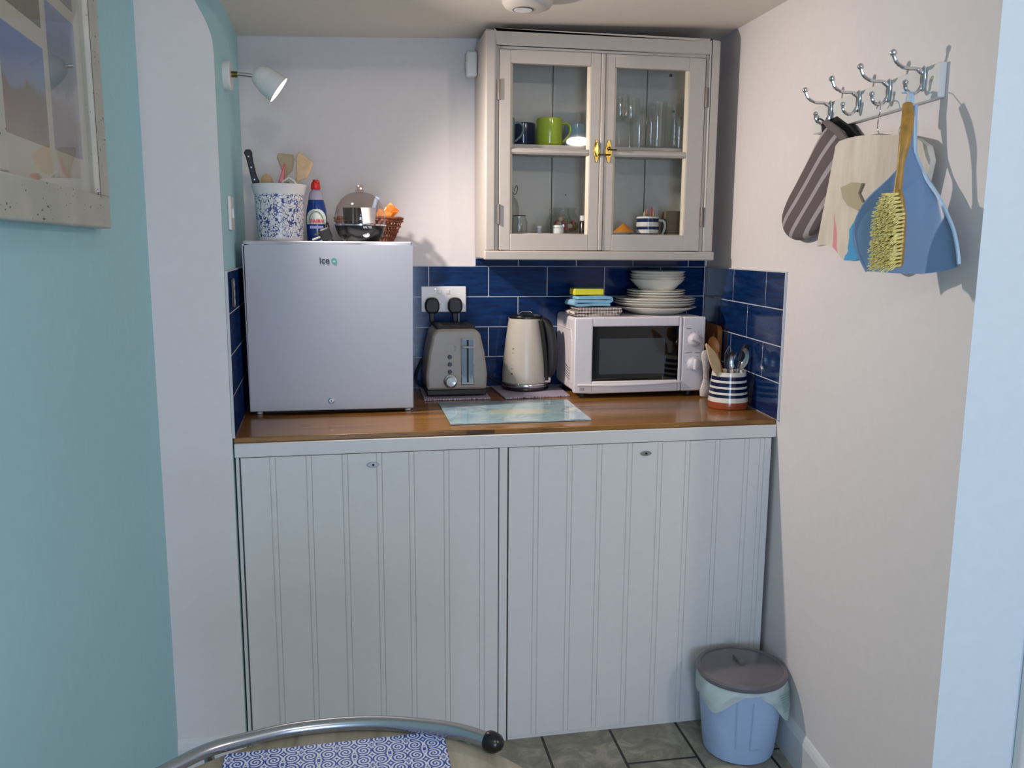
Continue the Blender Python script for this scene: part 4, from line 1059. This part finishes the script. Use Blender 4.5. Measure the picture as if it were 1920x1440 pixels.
MB().prism([(-.006, v.length-.055), (.006, v.length-.055), (.012, v.length-.02), (.008, v.length), (-.008, v.length), (-.012, v.length-.02)], -.004, .004).build('tool_head', BLACKM, o, bev=.003)
o = empty('whisk', (1.085, 2.392, ZC+.014), 0, 'small wire whisk standing at the back of the striped jar', 'whisk')
MB().tube([(0, 0, 0), (.004, .012, .10)], .004, 10).build('handle', STEEL, o, smooth=True)
mb = MB()
for k in range(4):
    a = pi*k/4; mb.tube(spline([(.004, .012, .098), (.004+.013*cos(a), .012+.013*sin(a), .135), (.008, .016, .168), (.004-.013*cos(a), .012-.013*sin(a), .135), (.004, .012, .098)], 5), .0008, 5)
mb.build('wire_loops', STEEL, o, smooth=True)

# ------------------------------------------------------------------ hook rack on the right wall and what hangs there
rk = empty('hook_rack', RW(0, 0, 0), RZ, 'white wooden rack with four chrome double hooks on the right wall', 'coat rack')
RU0, RU1 = .835, 1.368
MB().box(RU0, RU1, -.015, -.0005, 1.6515, 1.7155).build('back_board', GLOSSW, rk, bev=.002)
for u in (.862, 1.345): MB().lathe([(.0045, 0), (.004, .0012), (.001, .0014)], 16, (u, -.015, 1.690), axis='y').build('screw', simple('painted_screw', '#9c968f', .4, .4), rk)
HU = (.930, 1.066, 1.193, 1.319)
def hook(u):
    y0 = -.015
    h = MB().lathe([(.001, -.024), (.007, -.020), (.0085, 0), (.007, .020), (.001, .024)], 16, (u, y0-.003, 1.694), sy=.55).build('hook', CHROME, rk, smooth=True)
    P = spline([(u, y0-.004, 1.704), (u, y0-.018, 1.7115), (u, y0-.040, 1.7125), (u, y0-.058, 1.722), (u, y0-.0655, 1.736)], 5)
    MB().tube(P, [.0048]*5+[.0036]*(len(P)-5), 10).build('upper_arm', CHROME, h, smooth=True)
    MB().ball(.0068, (u, y0-.0665, 1.740), 16).build('ball_end', CHROME, h, smooth=True)
    P = spline([(u, y0-.004, 1.684), (u, y0-.012, 1.670), (u, y0-.025, 1.666), (u, y0-.036, 1.674), (u, y0-.038, 1.684)], 5)
    MB().tube(P, .0036, 10).build('lower_arm', CHROME, h, smooth=True)
    MB().ball(.0056, (u, y0-.038, 1.6865), 16).build('ball_end', CHROME, h, smooth=True)
for u in HU: hook(u)

def inflate(poly, w0, thick, nx=0, wav=0):
    """soft closed sheet from an outline in (u,z): domed front and back"""
    cx = sum(p[0] for p in poly)/len(poly); cz_ = sum(p[1] for p in poly)/len(poly)
    return cx, cz_
# oven mitt
def mitt_mat():
    t = NT('striped_mitt_cloth', .9); x, y, z = t.xyz()
    s_ = t.math('SUBTRACT', t.math('MULTIPLY', x, .59), t.math('MULTIPLY', z, .807))
    wob = t.math('MULTIPLY', t.math('SUBTRACT', t.noise(7, 1), .5), .010)
    ph = t.math('FRACT', t.math('ADD', t.math('DIVIDE', t.math('ADD', t.math('ADD', s_, wob), .715), .051), .5))
    f = t.math('LESS_THAN', t.math('ABSOLUTE', t.math('SUBTRACT', ph, .5)), .14)
    fine = t.math('GREATER_THAN', t.math('FRACT', t.math('DIVIDE', s_, .0016)), .35)
    t.base(t.mix(t.math('MULTIPLY', f, t.math('ADD', .65, t.math('MULTIPLY', fine, .35))), '#5f5658', '#a8a2a6')); t.bump(t.noise(900, 2), .3, .0006); return t.m
def puffed(name, poly, y0, y1, mat, parent, puff=.006, loc=None, smoothn=2, label=None, cat=None, rot=None):
    """closed pillow between y0 (front) and y1 (back) following the outline"""
    P = [Vector((p[0], 0, p[1])) for p in poly]
    for _ in range(smoothn):
        Q = []
        for i in range(len(P)):
            a, b = P[i], P[(i+1) % len(P)]; Q += [a*.75+b*.25, a*.25+b*.75]
        P = Q
    c = sum(P, Vector())/len(P); n = len(P); ym = (y0+y1)/2
    rings = [(1, ym), (.985, y0*.5+ym*.5), (.93, y0*.9+ym*.1), (.80, y0-puff*.5), (.55, y0-puff), (.25, y0-puff), (.02, y0-puff)]
    rb = [(.985, y1*.5+ym*.5), (.93, y1), (.5, y1), (.02, y1)]
    vs = []; fs = []
    for s_, y in rings+rb:
        for p in P: q = c+(p-c)*s_; vs.append((q.x, y, q.z))
    def conn(a, b):
        for i in range(n): fs.append((a*n+i, a*n+(i+1) % n, b*n+(i+1) % n, b*n+i))
    for k in range(len(rings)-1): conn(k, k+1)
    conn(0, len(rings))
    for k in range(len(rb)-1): conn(len(rings)+k, len(rings)+k+1)
    fs += [tuple((len(rings)-1)*n+i for i in range(n)), tuple((len(rings)+len(rb)-1)*n+i for i in range(n))]
    return MB().add(vs, fs).build(name, mat, parent, smooth=True, ang=70, loc=loc)
mt = empty('oven_mitt', RW(-.013, 0, 0), RZ, 'grey striped oven mitt hanging from the hook nearest the blue tiles', 'oven mitt')
puffed('mitt_body', [(0.966, 1.664), (0.926, 1.640), (0.878, 1.597), (0.814, 1.543), (0.748, 1.492), (0.718, 1.450), (0.728, 1.421), (0.769, 1.399), (0.819, 1.390), (0.879, 1.398), (0.943, 1.416), (0.986, 1.446), (1.011, 1.500), (1.026, 1.560), (1.071, 1.603), (1.026, 1.640)], -.036, -.010, mitt_mat(), mt, puff=.004)
MB().prism([(0.951, 1.668), (0.981, 1.668), (1.036, 1.644), (1.088, 1.612), (1.076, 1.600), (1.026, 1.628), (0.976, 1.652)], -.0425, -.036).build('cuff_binding', simple('mitt_binding', '#6a6263', .9), mt, bev=.002)
MB().prism([(0.898, 1.650), (0.891, 1.674), (0.976, 1.678), (1.046, 1.646), (1.094, 1.612), (1.061, 1.606), (0.976, 1.640)], -.016, -.004).build('cuff_lining', simple('black_lining', '#1d1f20', .95), mt, bev=.003)
MB().tube(spline([(.962, -.034, 1.662), (.950, -.044, 1.674), (.932, -.046, 1.671), (.940, -.030, 1.660)], 4), .002, 8).build('hanging_loop', BLACKM, mt, smooth=True)
MB().prism([(1.064, 1.600), (1.098, 1.598), (1.100, 1.613), (1.076, 1.620)], -.020, -.0175).build('care_tag', simple('tag_white', '#dcd8cc', .8), mt)

# peg bag on a wire hanger
pbg = empty('peg_bag', RW(0, 0, 0), RZ, 'cream cloth peg bag with pink and blue print hanging between mitt and dustpan', 'bag')
def bag_mat():
    t = NT('cream_cloth', .9); x, y, z = t.xyz()
    f = t.noise(30, 3, t.mapping((1, 1, .25)))
    c = t.ramp(f, [(.3, '#c9bfb0'), (.7, '#ddd4c6')])
    def flame(x0, wd, z0, z1, col, c, sc):
        u = t.math('ABSOLUTE', t.math('SUBTRACT', t.math('ADD', x, t.math('MULTIPLY', t.math('SUBTRACT', t.noise(sc, 2), .5), .035)), x0))
        h = t.math('DIVIDE', t.math('SUBTRACT', z1, z), z1-z0)
        m = t.math('MULTIPLY', t.math('LESS_THAN', u, t.math('MULTIPLY', h, wd)), t.math('MULTIPLY', t.math('GREATER_THAN', h, 0), t.math('GREATER_THAN', z, z0)))
        return t.mix(m, c, col)
    c = flame(1.055, .016, 1.350, 1.450, '#d9909a', c, 14)
    c = flame(1.135, .030, 1.345, 1.428, '#4f9fd0', c, 40)
    t.base(c); t.bump(t.noise(45, 3, t.mapping((1, 1, .12))), .6, .004); return t.m
BG = bag_mat()
top = [(1.023, 1.600), (1.036, 1.609), (1.075, 1.6115), (1.119, 1.611), (1.170, 1.608), (1.214, 1.602), (1.281, 1.594), (1.341, 1.580), (1.378, 1.562), (1.390, 1.535)]
def bag_sheet(o0, o1, u0s=0, dz=0):
    mb = MB(); nu, nv = 36, 26; vs = []
    for s_ in (0, 1):
        for j in range(nv+1):
            v = j/nv
            for i in range(nu+1):
                u = i/nu; k = u*(len(top)-1); a = int(min(k, len(top)-2)); f = k-a
                tx = top[a][0]*(1-f)+top[a+1][0]*f; tz = top[a][1]*(1-f)+top[a+1][1]*f
                bx = .965+u0s+u*.375; bz = 1.376+dz-.040*min(1, u*1.5)+.010*sin(u*13)
                x = tx*(1-v)+bx*v; z = tz*(1-v)+bz*v
                x += .018*(1-u)-.010*u; off_ = (o0 if s_ == 0 else o1)+.026*u-.0035*sin(u*15+v*2)*v-.006*sin(pi*u)*sin(pi*min(1, v*1.1))*(1 if s_ == 0 else -.2)
                vs.append((x, off_, z))
    n1 = (nu+1)*(nv+1); fs = []
    for s_ in (0, 1):
        for j in range(nv):
            for i in range(nu):
                a = s_*n1+j*(nu+1)+i; fs.append((a, a+1, a+nu+2, a+nu+1))
    for j in range(nv):
        for i in (0, nu): a = j*(nu+1)+i; fs.append((a, a+nu+1, a+nu+1+n1, a+n1))
    for i in range(nu):
        for j in (0, nv): a = j*(nu+1)+i; fs.append((a, a+1, a+1+n1, a+n1))
    return mb.add(vs, fs)
bag_sheet(-.052, -.041).build('bag_cloth', BG, pbg, smooth=True, ang=60)
MB().prism([(1.082, 1.505), (1.130, 1.513), (1.176, 1.508), (1.164, 1.488), (1.180, 1.470), (1.203, 1.459), (1.165, 1.452), (1.120, 1.464), (1.094, 1.482)], -.0535, -.0490).build('bag_opening', simple('tan_patch', '#b3a890', .9), pbg)
MB().tube(spline([(1.200, -.036, 1.606), (1.197, -.038, 1.620), (1.214, -.046, 1.636), (1.222, -.048, 1.650), (1.214, -.046, 1.668), (1.195, -.037, 1.6715), (1.180, -.034, 1.660)], 6), .0013, 8).build('hanger_hook', CHROME, pbg, smooth=True)
MB().tube(spline([(1.053, -.046, 1.602), (1.13, -.041, 1.607), (1.205, -.036, 1.605), (1.28, -.029, 1.588), (1.35, -.023, 1.565)], 5), .0015, 8).build('hanger_bar', CHROME, pbg, smooth=True)

# dustpan
dp = empty('dustpan', RW(0, 0, 0), RZ, 'blue plastic dustpan hanging by its handle on the hook nearest the wall end', 'dustpan')
PAN = simple('blue_pan_plastic', '#7393bb', .38, var=.04)
PANE_ = simple('light_blue_pan_edge', '#a9c8e4', .35, var=.03)
left = [(1.326, .050, 1.640), (1.336, .055, 1.592), (1.352, .060, 1.552), (1.362, .072, 1.528), (1.361, .095, 1.500), (1.335, .120, 1.465), (1.318, .130, 1.432), (1.312, .132, 1.402), (1.318, .126, 1.366), (1.340, .115, 1.327)]
right = [(1.345, .043, 1.640), (1.353, .045, 1.592), (1.360, .045, 1.552), (1.376, .042, 1.524), (1.402, .040, 1.494), (1.435, .037, 1.464), (1.462, .035, 1.432), (1.483, .033, 1.402), (1.500, .033, 1.366), (1.506, .033, 1.344)]
mb = MB(); Ls_, Rs_ = spline([(a, -w_, b) for a, w_, b in left], 3), spline([(a, -w_, b) for a, w_, b in right], 3)
n = len(Ls_); m_ = 14; vs = []; fs = []
def pan_pt(j, s_, th=0):
    p_ = Ls_[j]*(1-s_)+Rs_[j]*s_; v = j/(n-1); d = .026*min(1, max(0, (v-.25)/.25))*(1-abs(2*s_-1)**4)
    return Vector((p_.x+.42*(d-th), p_.y+.9*(d-th), p_.z-.010*v*sin(pi*s_)*(v > .9)))
for th in (0, .0028):
    for j in range(n):
        for i in range(m_+1): vs.append(pan_pt(j, i/m_, th))
S = n*(m_+1)
for k in (0, 1):
    for j in range(n-1):
        for i in range(m_):
            a = k*S+j*(m_+1)+i; fs.append((a, a+1, a+m_+2, a+m_+1))
for j in range(n-1):
    for i in (0, m_): a = j*(m_+1)+i; fs.append((a, a+m_+1, a+m_+1+S, a+S))
for i in range(m_):
    for j in (0, n-1): a = j*(m_+1)+i; fs.append((a, a+1, a+1+S, a+S))
mb.add(vs, fs).build('pan', PAN, dp, smooth=True, ang=50)
MB().tube(Rs_, .0034, 8).build('rim', PANE_, dp, smooth=True)
MB().tube(Ls_, .0024, 8).build('rim', PAN, dp, smooth=True)
MB().prism(rrect(1.3245, 1.3465, 1.600, 1.664, .009), -.0545, -.0475).build('handle', PANE_, dp, bev=.002)
MB().tube([(1.330+.006*cos(a), -.0545+.010*sin(a), 1.6655) for a in [2*pi*i/16 for i in range(16)]], .0012, 6, closed=True).build('hanging_loop', PANE_, dp)

# hand brush
hb = empty('hand_brush', RW(0, 0, 0), RZ, 'wooden hand brush with pale yellow bristles hanging in front of the dustpan', 'brush')
bw = simple('brush_wood', '#b58a3e', .4, var=.35, nscale=50)
P = spline([(1.374, -.076, 1.636), (1.392, -.084, 1.606), (1.406, -.094, 1.566), (1.410, -.100, 1.530), (1.414, -.104, 1.496), (1.418, -.108, 1.462)], 4)
n = len(P); rad = []
for i in range(n):
    v = i/(n-1); rad.append(.0055+.0055*sin(pi*min(1, (v+.12)/.72))**.6 if v < .58 else .0062+.004*(v-.6))
MB().tube(P, rad, 16, flat=.8).build('handle', bw, hb, smooth=True)
bd_ = Vector((.42, -.907, 0)); br_ = Vector((.907, .42, 0))     # bristle direction and head width direction
def bpt(a, b_, z): return tuple(Vector((1.418, -.108, z))+bd_*a+br_*b_)
mb = MB(); rows_ = [(1.478, .007), (1.462, .013), (1.430, .020), (1.38, .022), (1.345, .022), (1.336, .018)]
vs = []
for z, hw in rows_:
    for a, b_ in ((-.006, -hw), (-.006, hw), (.004, hw), (.004, -hw)): vs.append(bpt(a, b_, z))
k = len(rows_); fs = [(0, 1, 2, 3), tuple(range(4*k-4, 4*k))]
for j in range(k-1): fs += [(4*j+i, 4*j+(i+1) % 4, 4*j+4+(i+1) % 4, 4*j+4+i) for i in range(4)]
mb.add(vs, fs).build('brush_block', bw, hb, bev=.003)
BRI = simple('pale_bristles', '#fbf0a0', .8, var=.3, nscale=160)
mb = MB(); rr = random.Random(5)
for r_ in range(19):
    z = 1.470-.0072*r_; hw = .005+.0155*min(1, r_/5)
    for c_ in range(5):
        for k in range(9):
            b0 = -hw+2*hw*c_/4+rr.uniform(-.0014, .0014); zz_ = z+rr.uniform(-.0014, .0014); sp = rr.uniform(-.0035, .0035)-.002; dz = rr.uniform(-.010, -.001); ln = .030*rr.uniform(.88, 1.05)
            mb.tube([bpt(.003, b0, zz_), bpt(.003+ln*.6, b0+sp*.5, zz_+dz*.4), bpt(.003+ln, b0+sp*1.5, zz_+dz*1.3)], [.0010, .0010, .0007], 4)
mb.build('bristles', BRI, hb)['kind'] = 'stuff'
MB().tube([(1.376, -.076, 1.636), (1.352, -.064, 1.660), (1.326, -.054, 1.668), (1.319, -.050, 1.666)], .0012, 6).build('hanging_string', simple('white_string', '#d8d2c4', .8), hb)

# ------------------------------------------------------------------ waste bin
bn = empty('waste_bin', (1.000, 2.030, 0), 0, 'pale blue plastic bin with grey lid in the corner by the cupboard', 'bin')
BNM = simple('pale_blue_bin', '#a9c2e4', .42, var=.03)
bp_ = [(.088, 0), (.094, .004), (.0975, .02), (.108, .13), (.116, .215), (.1175, .222), (.1145, .222), (.1125, .215), (.092, .01), (.001, .006)]
MB().shell(bp_, n=64).build('bin_body', BNM, bn, smooth=True)
mb = MB()
for a0, a1, z0, z1 in ((-2.10, -2.06, .05, .19), (-1.72, -1.69, .05, .19), (-1.72, -1.40, .048, .052)):
    for i in range(6):
        a, b = a0+(a1-a0)*i/6, a0+(a1-a0)*(i+1)/6
        f = lambda a_, z_: ((.0975+(z_-.02)*.0955+.0008)*cos(a_), (.0975+(z_-.02)*.0955+.0008)*sin(a_), z_)
        mb.add([f(a, z0), f(b, z0), f(b, z1), f(a, z1)], [(0, 1, 2, 3)])
mb.build('moulded_ridges', simple('bin_ridge', '#9ab4d6', .4), bn)
LDM = simple('grey_lid_plastic', '#6a666a', .22, var=.04)
lz = .226
ld = MB().lathe([(.116, lz-.004), (.1215, lz), (.1225, lz+.008), (.1195, lz+.014), (.110, lz+.0155), (.108, lz+.0125), (.104, lz+.0135), (.060, lz+.020), (.001, lz+.023)], 64).build('lid', LDM, bn, smooth=True, ang=30)
MB().box(-.011, .011, -.008, .038, lz+.014, lz+.034).build('lid_handle', LDM, ld, bev=.004)
# liner hanging over the rim
t = NT('bin_liner_plastic', .35); t.base(t.ramp(t.noise(20, 2), [(.4, '#cfe3e0'), (.6, '#dfecea')])); t.b.inputs['Transmission Weight'].default_value = .0; t.b.inputs['Alpha'].default_value = .5
x, y, z = t.xyz()
t.bump(t.noise(26, 3), .6, .004); LIN = t.m
def liner_len(a):
    d = (a+pi) % (2*pi)-pi       # -pi..pi ; front is -pi/2
    L0 = .030+.008*sin(5*d+1)
    L0 += .048*math.exp(-((d+2.75)/.42)**2)+.030*math.exp(-((d-3.0)/.5)**2)
    L0 += .075*math.exp(-((d+.72)/.33)**2)
    L0 -= .016*math.exp(-((d+1.75)/.35)**2)
    return max(.012, L0)
mb = MB(); NA, NV = 120, 10; vs = []
for s_ in (0, .0006):
    for j in range(NV+1):
        v = j/NV
        for i in range(NA):
            a = 2*pi*i/NA; L0 = liner_len(a); z = .222-L0*v
            d_ = (a+pi) % (2*pi)-pi
            r = .1185+.004*sin(v*3)+.0025*sin(a*11+v*4)*v+.012*v*math.exp(-((d_+.60)/.35)**2)
            if d_ > -.45 and r > .118: r = min(r, .1215)
            vs.append(((r-s_)*cos(a), (r-s_)*sin(a), z))
S = (NV+1)*NA; fs = []
for k in (0, 1):
    for j in range(NV):
        for i in range(NA): fs.append((k*S+j*NA+i, k*S+j*NA+(i+1) % NA, k*S+(j+1)*NA+(i+1) % NA, k*S+(j+1)*NA+i))
for j in (0, NV):
    for i in range(NA): fs.append((j*NA+i, j*NA+(i+1) % NA, S+j*NA+(i+1) % NA, S+j*NA+i))
ln_ = mb.add(vs, fs).build('bin_liner', LIN, bn, smooth=True); ln_['label'] = 'pale green translucent liner with green print'
mb = MB(); rr = random.Random(9)
for k in range(9):
    z0 = .205-.0075*k
    a = -1.15+.03*k
    while a < -.42-.012*k*.5:
        w_ = rr.uniform(.02, .06)
        f = lambda a_, z_: (.1300*cos(a_)*1.0, .1300*sin(a_), z_-.018*(a_+.9))
        if k < 8: mb.add([f(a, z0), f(a+w_, z0), f(a+w_, z0+.0026), f(a, z0+.0026)], [(0, 1, 2, 3)])
        a += w_+.02
mb.build('liner_print', simple('green_print', '#3f9a80', .6), ln_)

# ------------------------------------------------------------------ table, placemat and chair in the foreground
TZ = .700
tb = empty('bistro_table', (-.053, .822, 0), 0, 'round pale wood-topped table at the bottom of the picture', 'table')
def pale_oak():
    t = NT('pale_oak_top', .45); x, y, z = t.xyz()
    g = t.noise(3, 6, t.vec(t.math('MULTIPLY', x, 9), t.math('MULTIPLY', y, 1.1), z), .5, .65)
    t.base(t.ramp(g, [(.3, '#8f8672'), (.5, '#aba28e'), (.7, '#bdb5a3')])); t.bump(g, .1, .001); return t.m
MB().lathe([(.293, TZ-.024), (.298, TZ-.020), (.298, TZ-.003), (.295, TZ), (.001, TZ)], 96).build('tabletop', pale_oak(), tb, smooth=True, ang=40)
MB().cyl(.026, .02, TZ-.024, n=28).build('column', STEEL, tb, smooth=True, ang=40)
MB().lathe([(.20, 0), (.20, .008), (.04, .022), (.026, .03)], 48).build('foot_disc', STEEL, tb, smooth=True, ang=40)
c0, c1 = Vector((-.194, 1.084)), Vector((.096, 1.084))
o = tag(MB().prism(rrect(-.145, .145, -.108, .108, .004), 0, .004, 'xy').build('placemat', damask('blue_white_scroll_print', .046, '#2347ad', '#e3e9f4'), None, bev=.0012, loc=(-.046, .973, TZ+.0003), rot=(0, 0, .03)), 'blue and white scroll-patterned placemat lying on the round table', 'placemat')
ch = empty('tubular_chair', (-.05, 1.02, 0), 0, 'silver tubular metal chair with black end cap pushed against the round table', 'chair')
CO = Vector((-.05, 1.02, 0))
path = [(-.360, .850, .7135), (-.330, .930, .7135), (-.286, 1.006, .7135), (-.242, 1.052, .7135), (-.209, 1.077, .7135), (-.164, 1.095, .7120), (-.109, 1.109, .7115), (-.044, 1.112, .7115), (.015, 1.104, .7120), (.073, 1.084, .7130), (.115, 1.064, .7135), (.152, 1.036, .7135)]
P = [p_-CO for p_ in spline(path, 6)]
SIL = simple('silver_tube', '#a9adb2', .25, .85, var=.03)
MB().tube(P, [.0088+.0020*(i/(len(P)-1))**1.5 for i in range(len(P))], 20).build('back_rail', SIL, ch, smooth=True)
e = P[-1]; dv = (P[-1]-P[-3]).normalized()
MB().lathe([(.0122, -.003), (.0135, 0), (.0138, .006), (.0120, .015), (.007, .021), (.001, .023)], 24).build('end_cap', BLACK, ch, smooth=True, loc=e).rotation_euler = dv.to_track_quat('Z', 'Y').to_euler()
TC = Vector((-.053, .822, 0))
for an, rp in ((2.12, None), (.98, None)):
    d = Vector((cos(an), sin(an), 0)); q0 = min(P, key=lambda p_: -(p_+CO-TC).normalized().dot(d))
    MB().tube([TC+d*.335-CO, TC+d*.318-CO+Vector((0, 0, .60)), TC+d*.312-CO+Vector((0, 0, .690)), q0], .0068, 14).build('leg', SIL, ch, smooth=True)
for bx, tx in ((-.20, -.18), (.15, .14)):
    MB().tube([(bx, -.22, 0), (tx, -.16, .43)], .009, 14).build('leg', SIL, ch, smooth=True)
MB().prism(rrect(-.20, .16, -.20, .13, .05), .430, .448, 'xy').build('seat', BLACKM, ch, bev=.006)

# ------------------------------------------------------------------ picture on the left wall
pc = empty('picture_frame', (xt(2.1), 2.1, 0), LZ, 'distressed white wooden frame with beach photographs on the teal wall', 'picture')
def distressed():
    t = NT('distressed_white_wood', .6)
    a = t.noise(26, 4, t.mapping((1, 1, 1.6))); b_ = t.noise(190, 2, t.mapping((.45, 1, 1)))
    f = t.math('MULTIPLY', t.math('GREATER_THAN', a, .56), t.math('GREATER_THAN', b_, .63))
    t.base(t.mix(f, t.ramp(t.noise(8, 2), [(.4, '#b4b7ad'), (.6, '#c2c3ba')]), '#4f5754')); t.bump(t.math('SUBTRACT', 0, f), .5, .001); return t.m
DW = distressed()
U0, U1, Z0, Z1 = -1.045, -.462, 1.397, 1.99; iu0, iu1, iz0, iz1 = -.976, -.532, 1.452, 1.935
for (a, b, c, d) in ((U0, U1, Z0, iz0), (U0, U1, iz1, Z1), (U0, iu0, iz0, iz1), (iu1, U1, iz0, iz1)):
    pass
mb = MB(); mb.box(U0, U1, -.026, -.001, Z0, iz0); mb.box(U0, U1, -.026, -.001, iz1, Z1); mb.box(U0, iu0, -.026, -.001, iz0, iz1); mb.box(iu1, U1, -.026, -.001, iz0, iz1)
mb.build('frame', DW, pc, bev=.003)
mb = MB(); mb.box(iu1+.003, iu1+.0055, -.0263, -.024, iz0-.004, iz1); mb.build('frame_groove', simple('groove_grey', '#4b524c', .8), pc)
box(iu0, iu1, -.012, -.008, iz0, iz1).build('mount', simple('cream_mount', '#d8d2c6', .6, var=.01), pc)
def photo(name, u0, u1, z0, z1, stops, seed, sc=18):
    t = NT('photo_'+name, .35); x, y, z = t.xyz()
    h = t.math('DIVIDE', t.math('SUBTRACT', z, z0), z1-z0)
    nz = t.noise(sc, 4, t.mapping((1, 1, 1), loc=(seed, seed*2, 0)))
    f = t.math('ADD', h, t.math('MULTIPLY', t.math('SUBTRACT', nz, .5), .55))
    t.base(t.ramp(f, stops)); box(u0, u1, -.0128, -.0119, z0, z1).build('photograph', t.m, pc)
photo('a', -.962, -.755, 1.505, 1.640, [(0, '#9a8878'), (.3, '#8a6a62'), (.45, '#6c6a58'), (.52, '#7d8fae'), (.8, '#5f80c8')], 1)
photo('b', -.727, -.575, 1.506, 1.715, [(0, '#98909c'), (.25, '#9c8a8a'), (.4, '#a8aab0'), (.5, '#77808f'), (.75, '#6a7a96'), (.9, '#7d92c4')], 5)
photo('c', -.962, -.755, 1.668, 1.80, [(0, '#7d7468'), (.4, '#6b655c'), (.7, '#8b98a8')], 9)
photo('d', -.727, -.575, 1.735, 1.90, [(0, '#8a8f86'), (.5, '#7c8da4'), (.9, '#8fa6cc')], 13)
box(iu0-.001, iu1+.001, -.0185, -.0170, iz0-.001, iz1+.001).build('glazing', thin_glass('picture_glass', (.97, .98, .97, 1), .10), pc)

# ------------------------------------------------------------------ left wall corner closes above the pier
for o in bpy.data.objects:
    if o.type == 'MESH' and o.parent is None and 'label' not in o and 'kind' not in o: o['kind'] = 'structure'
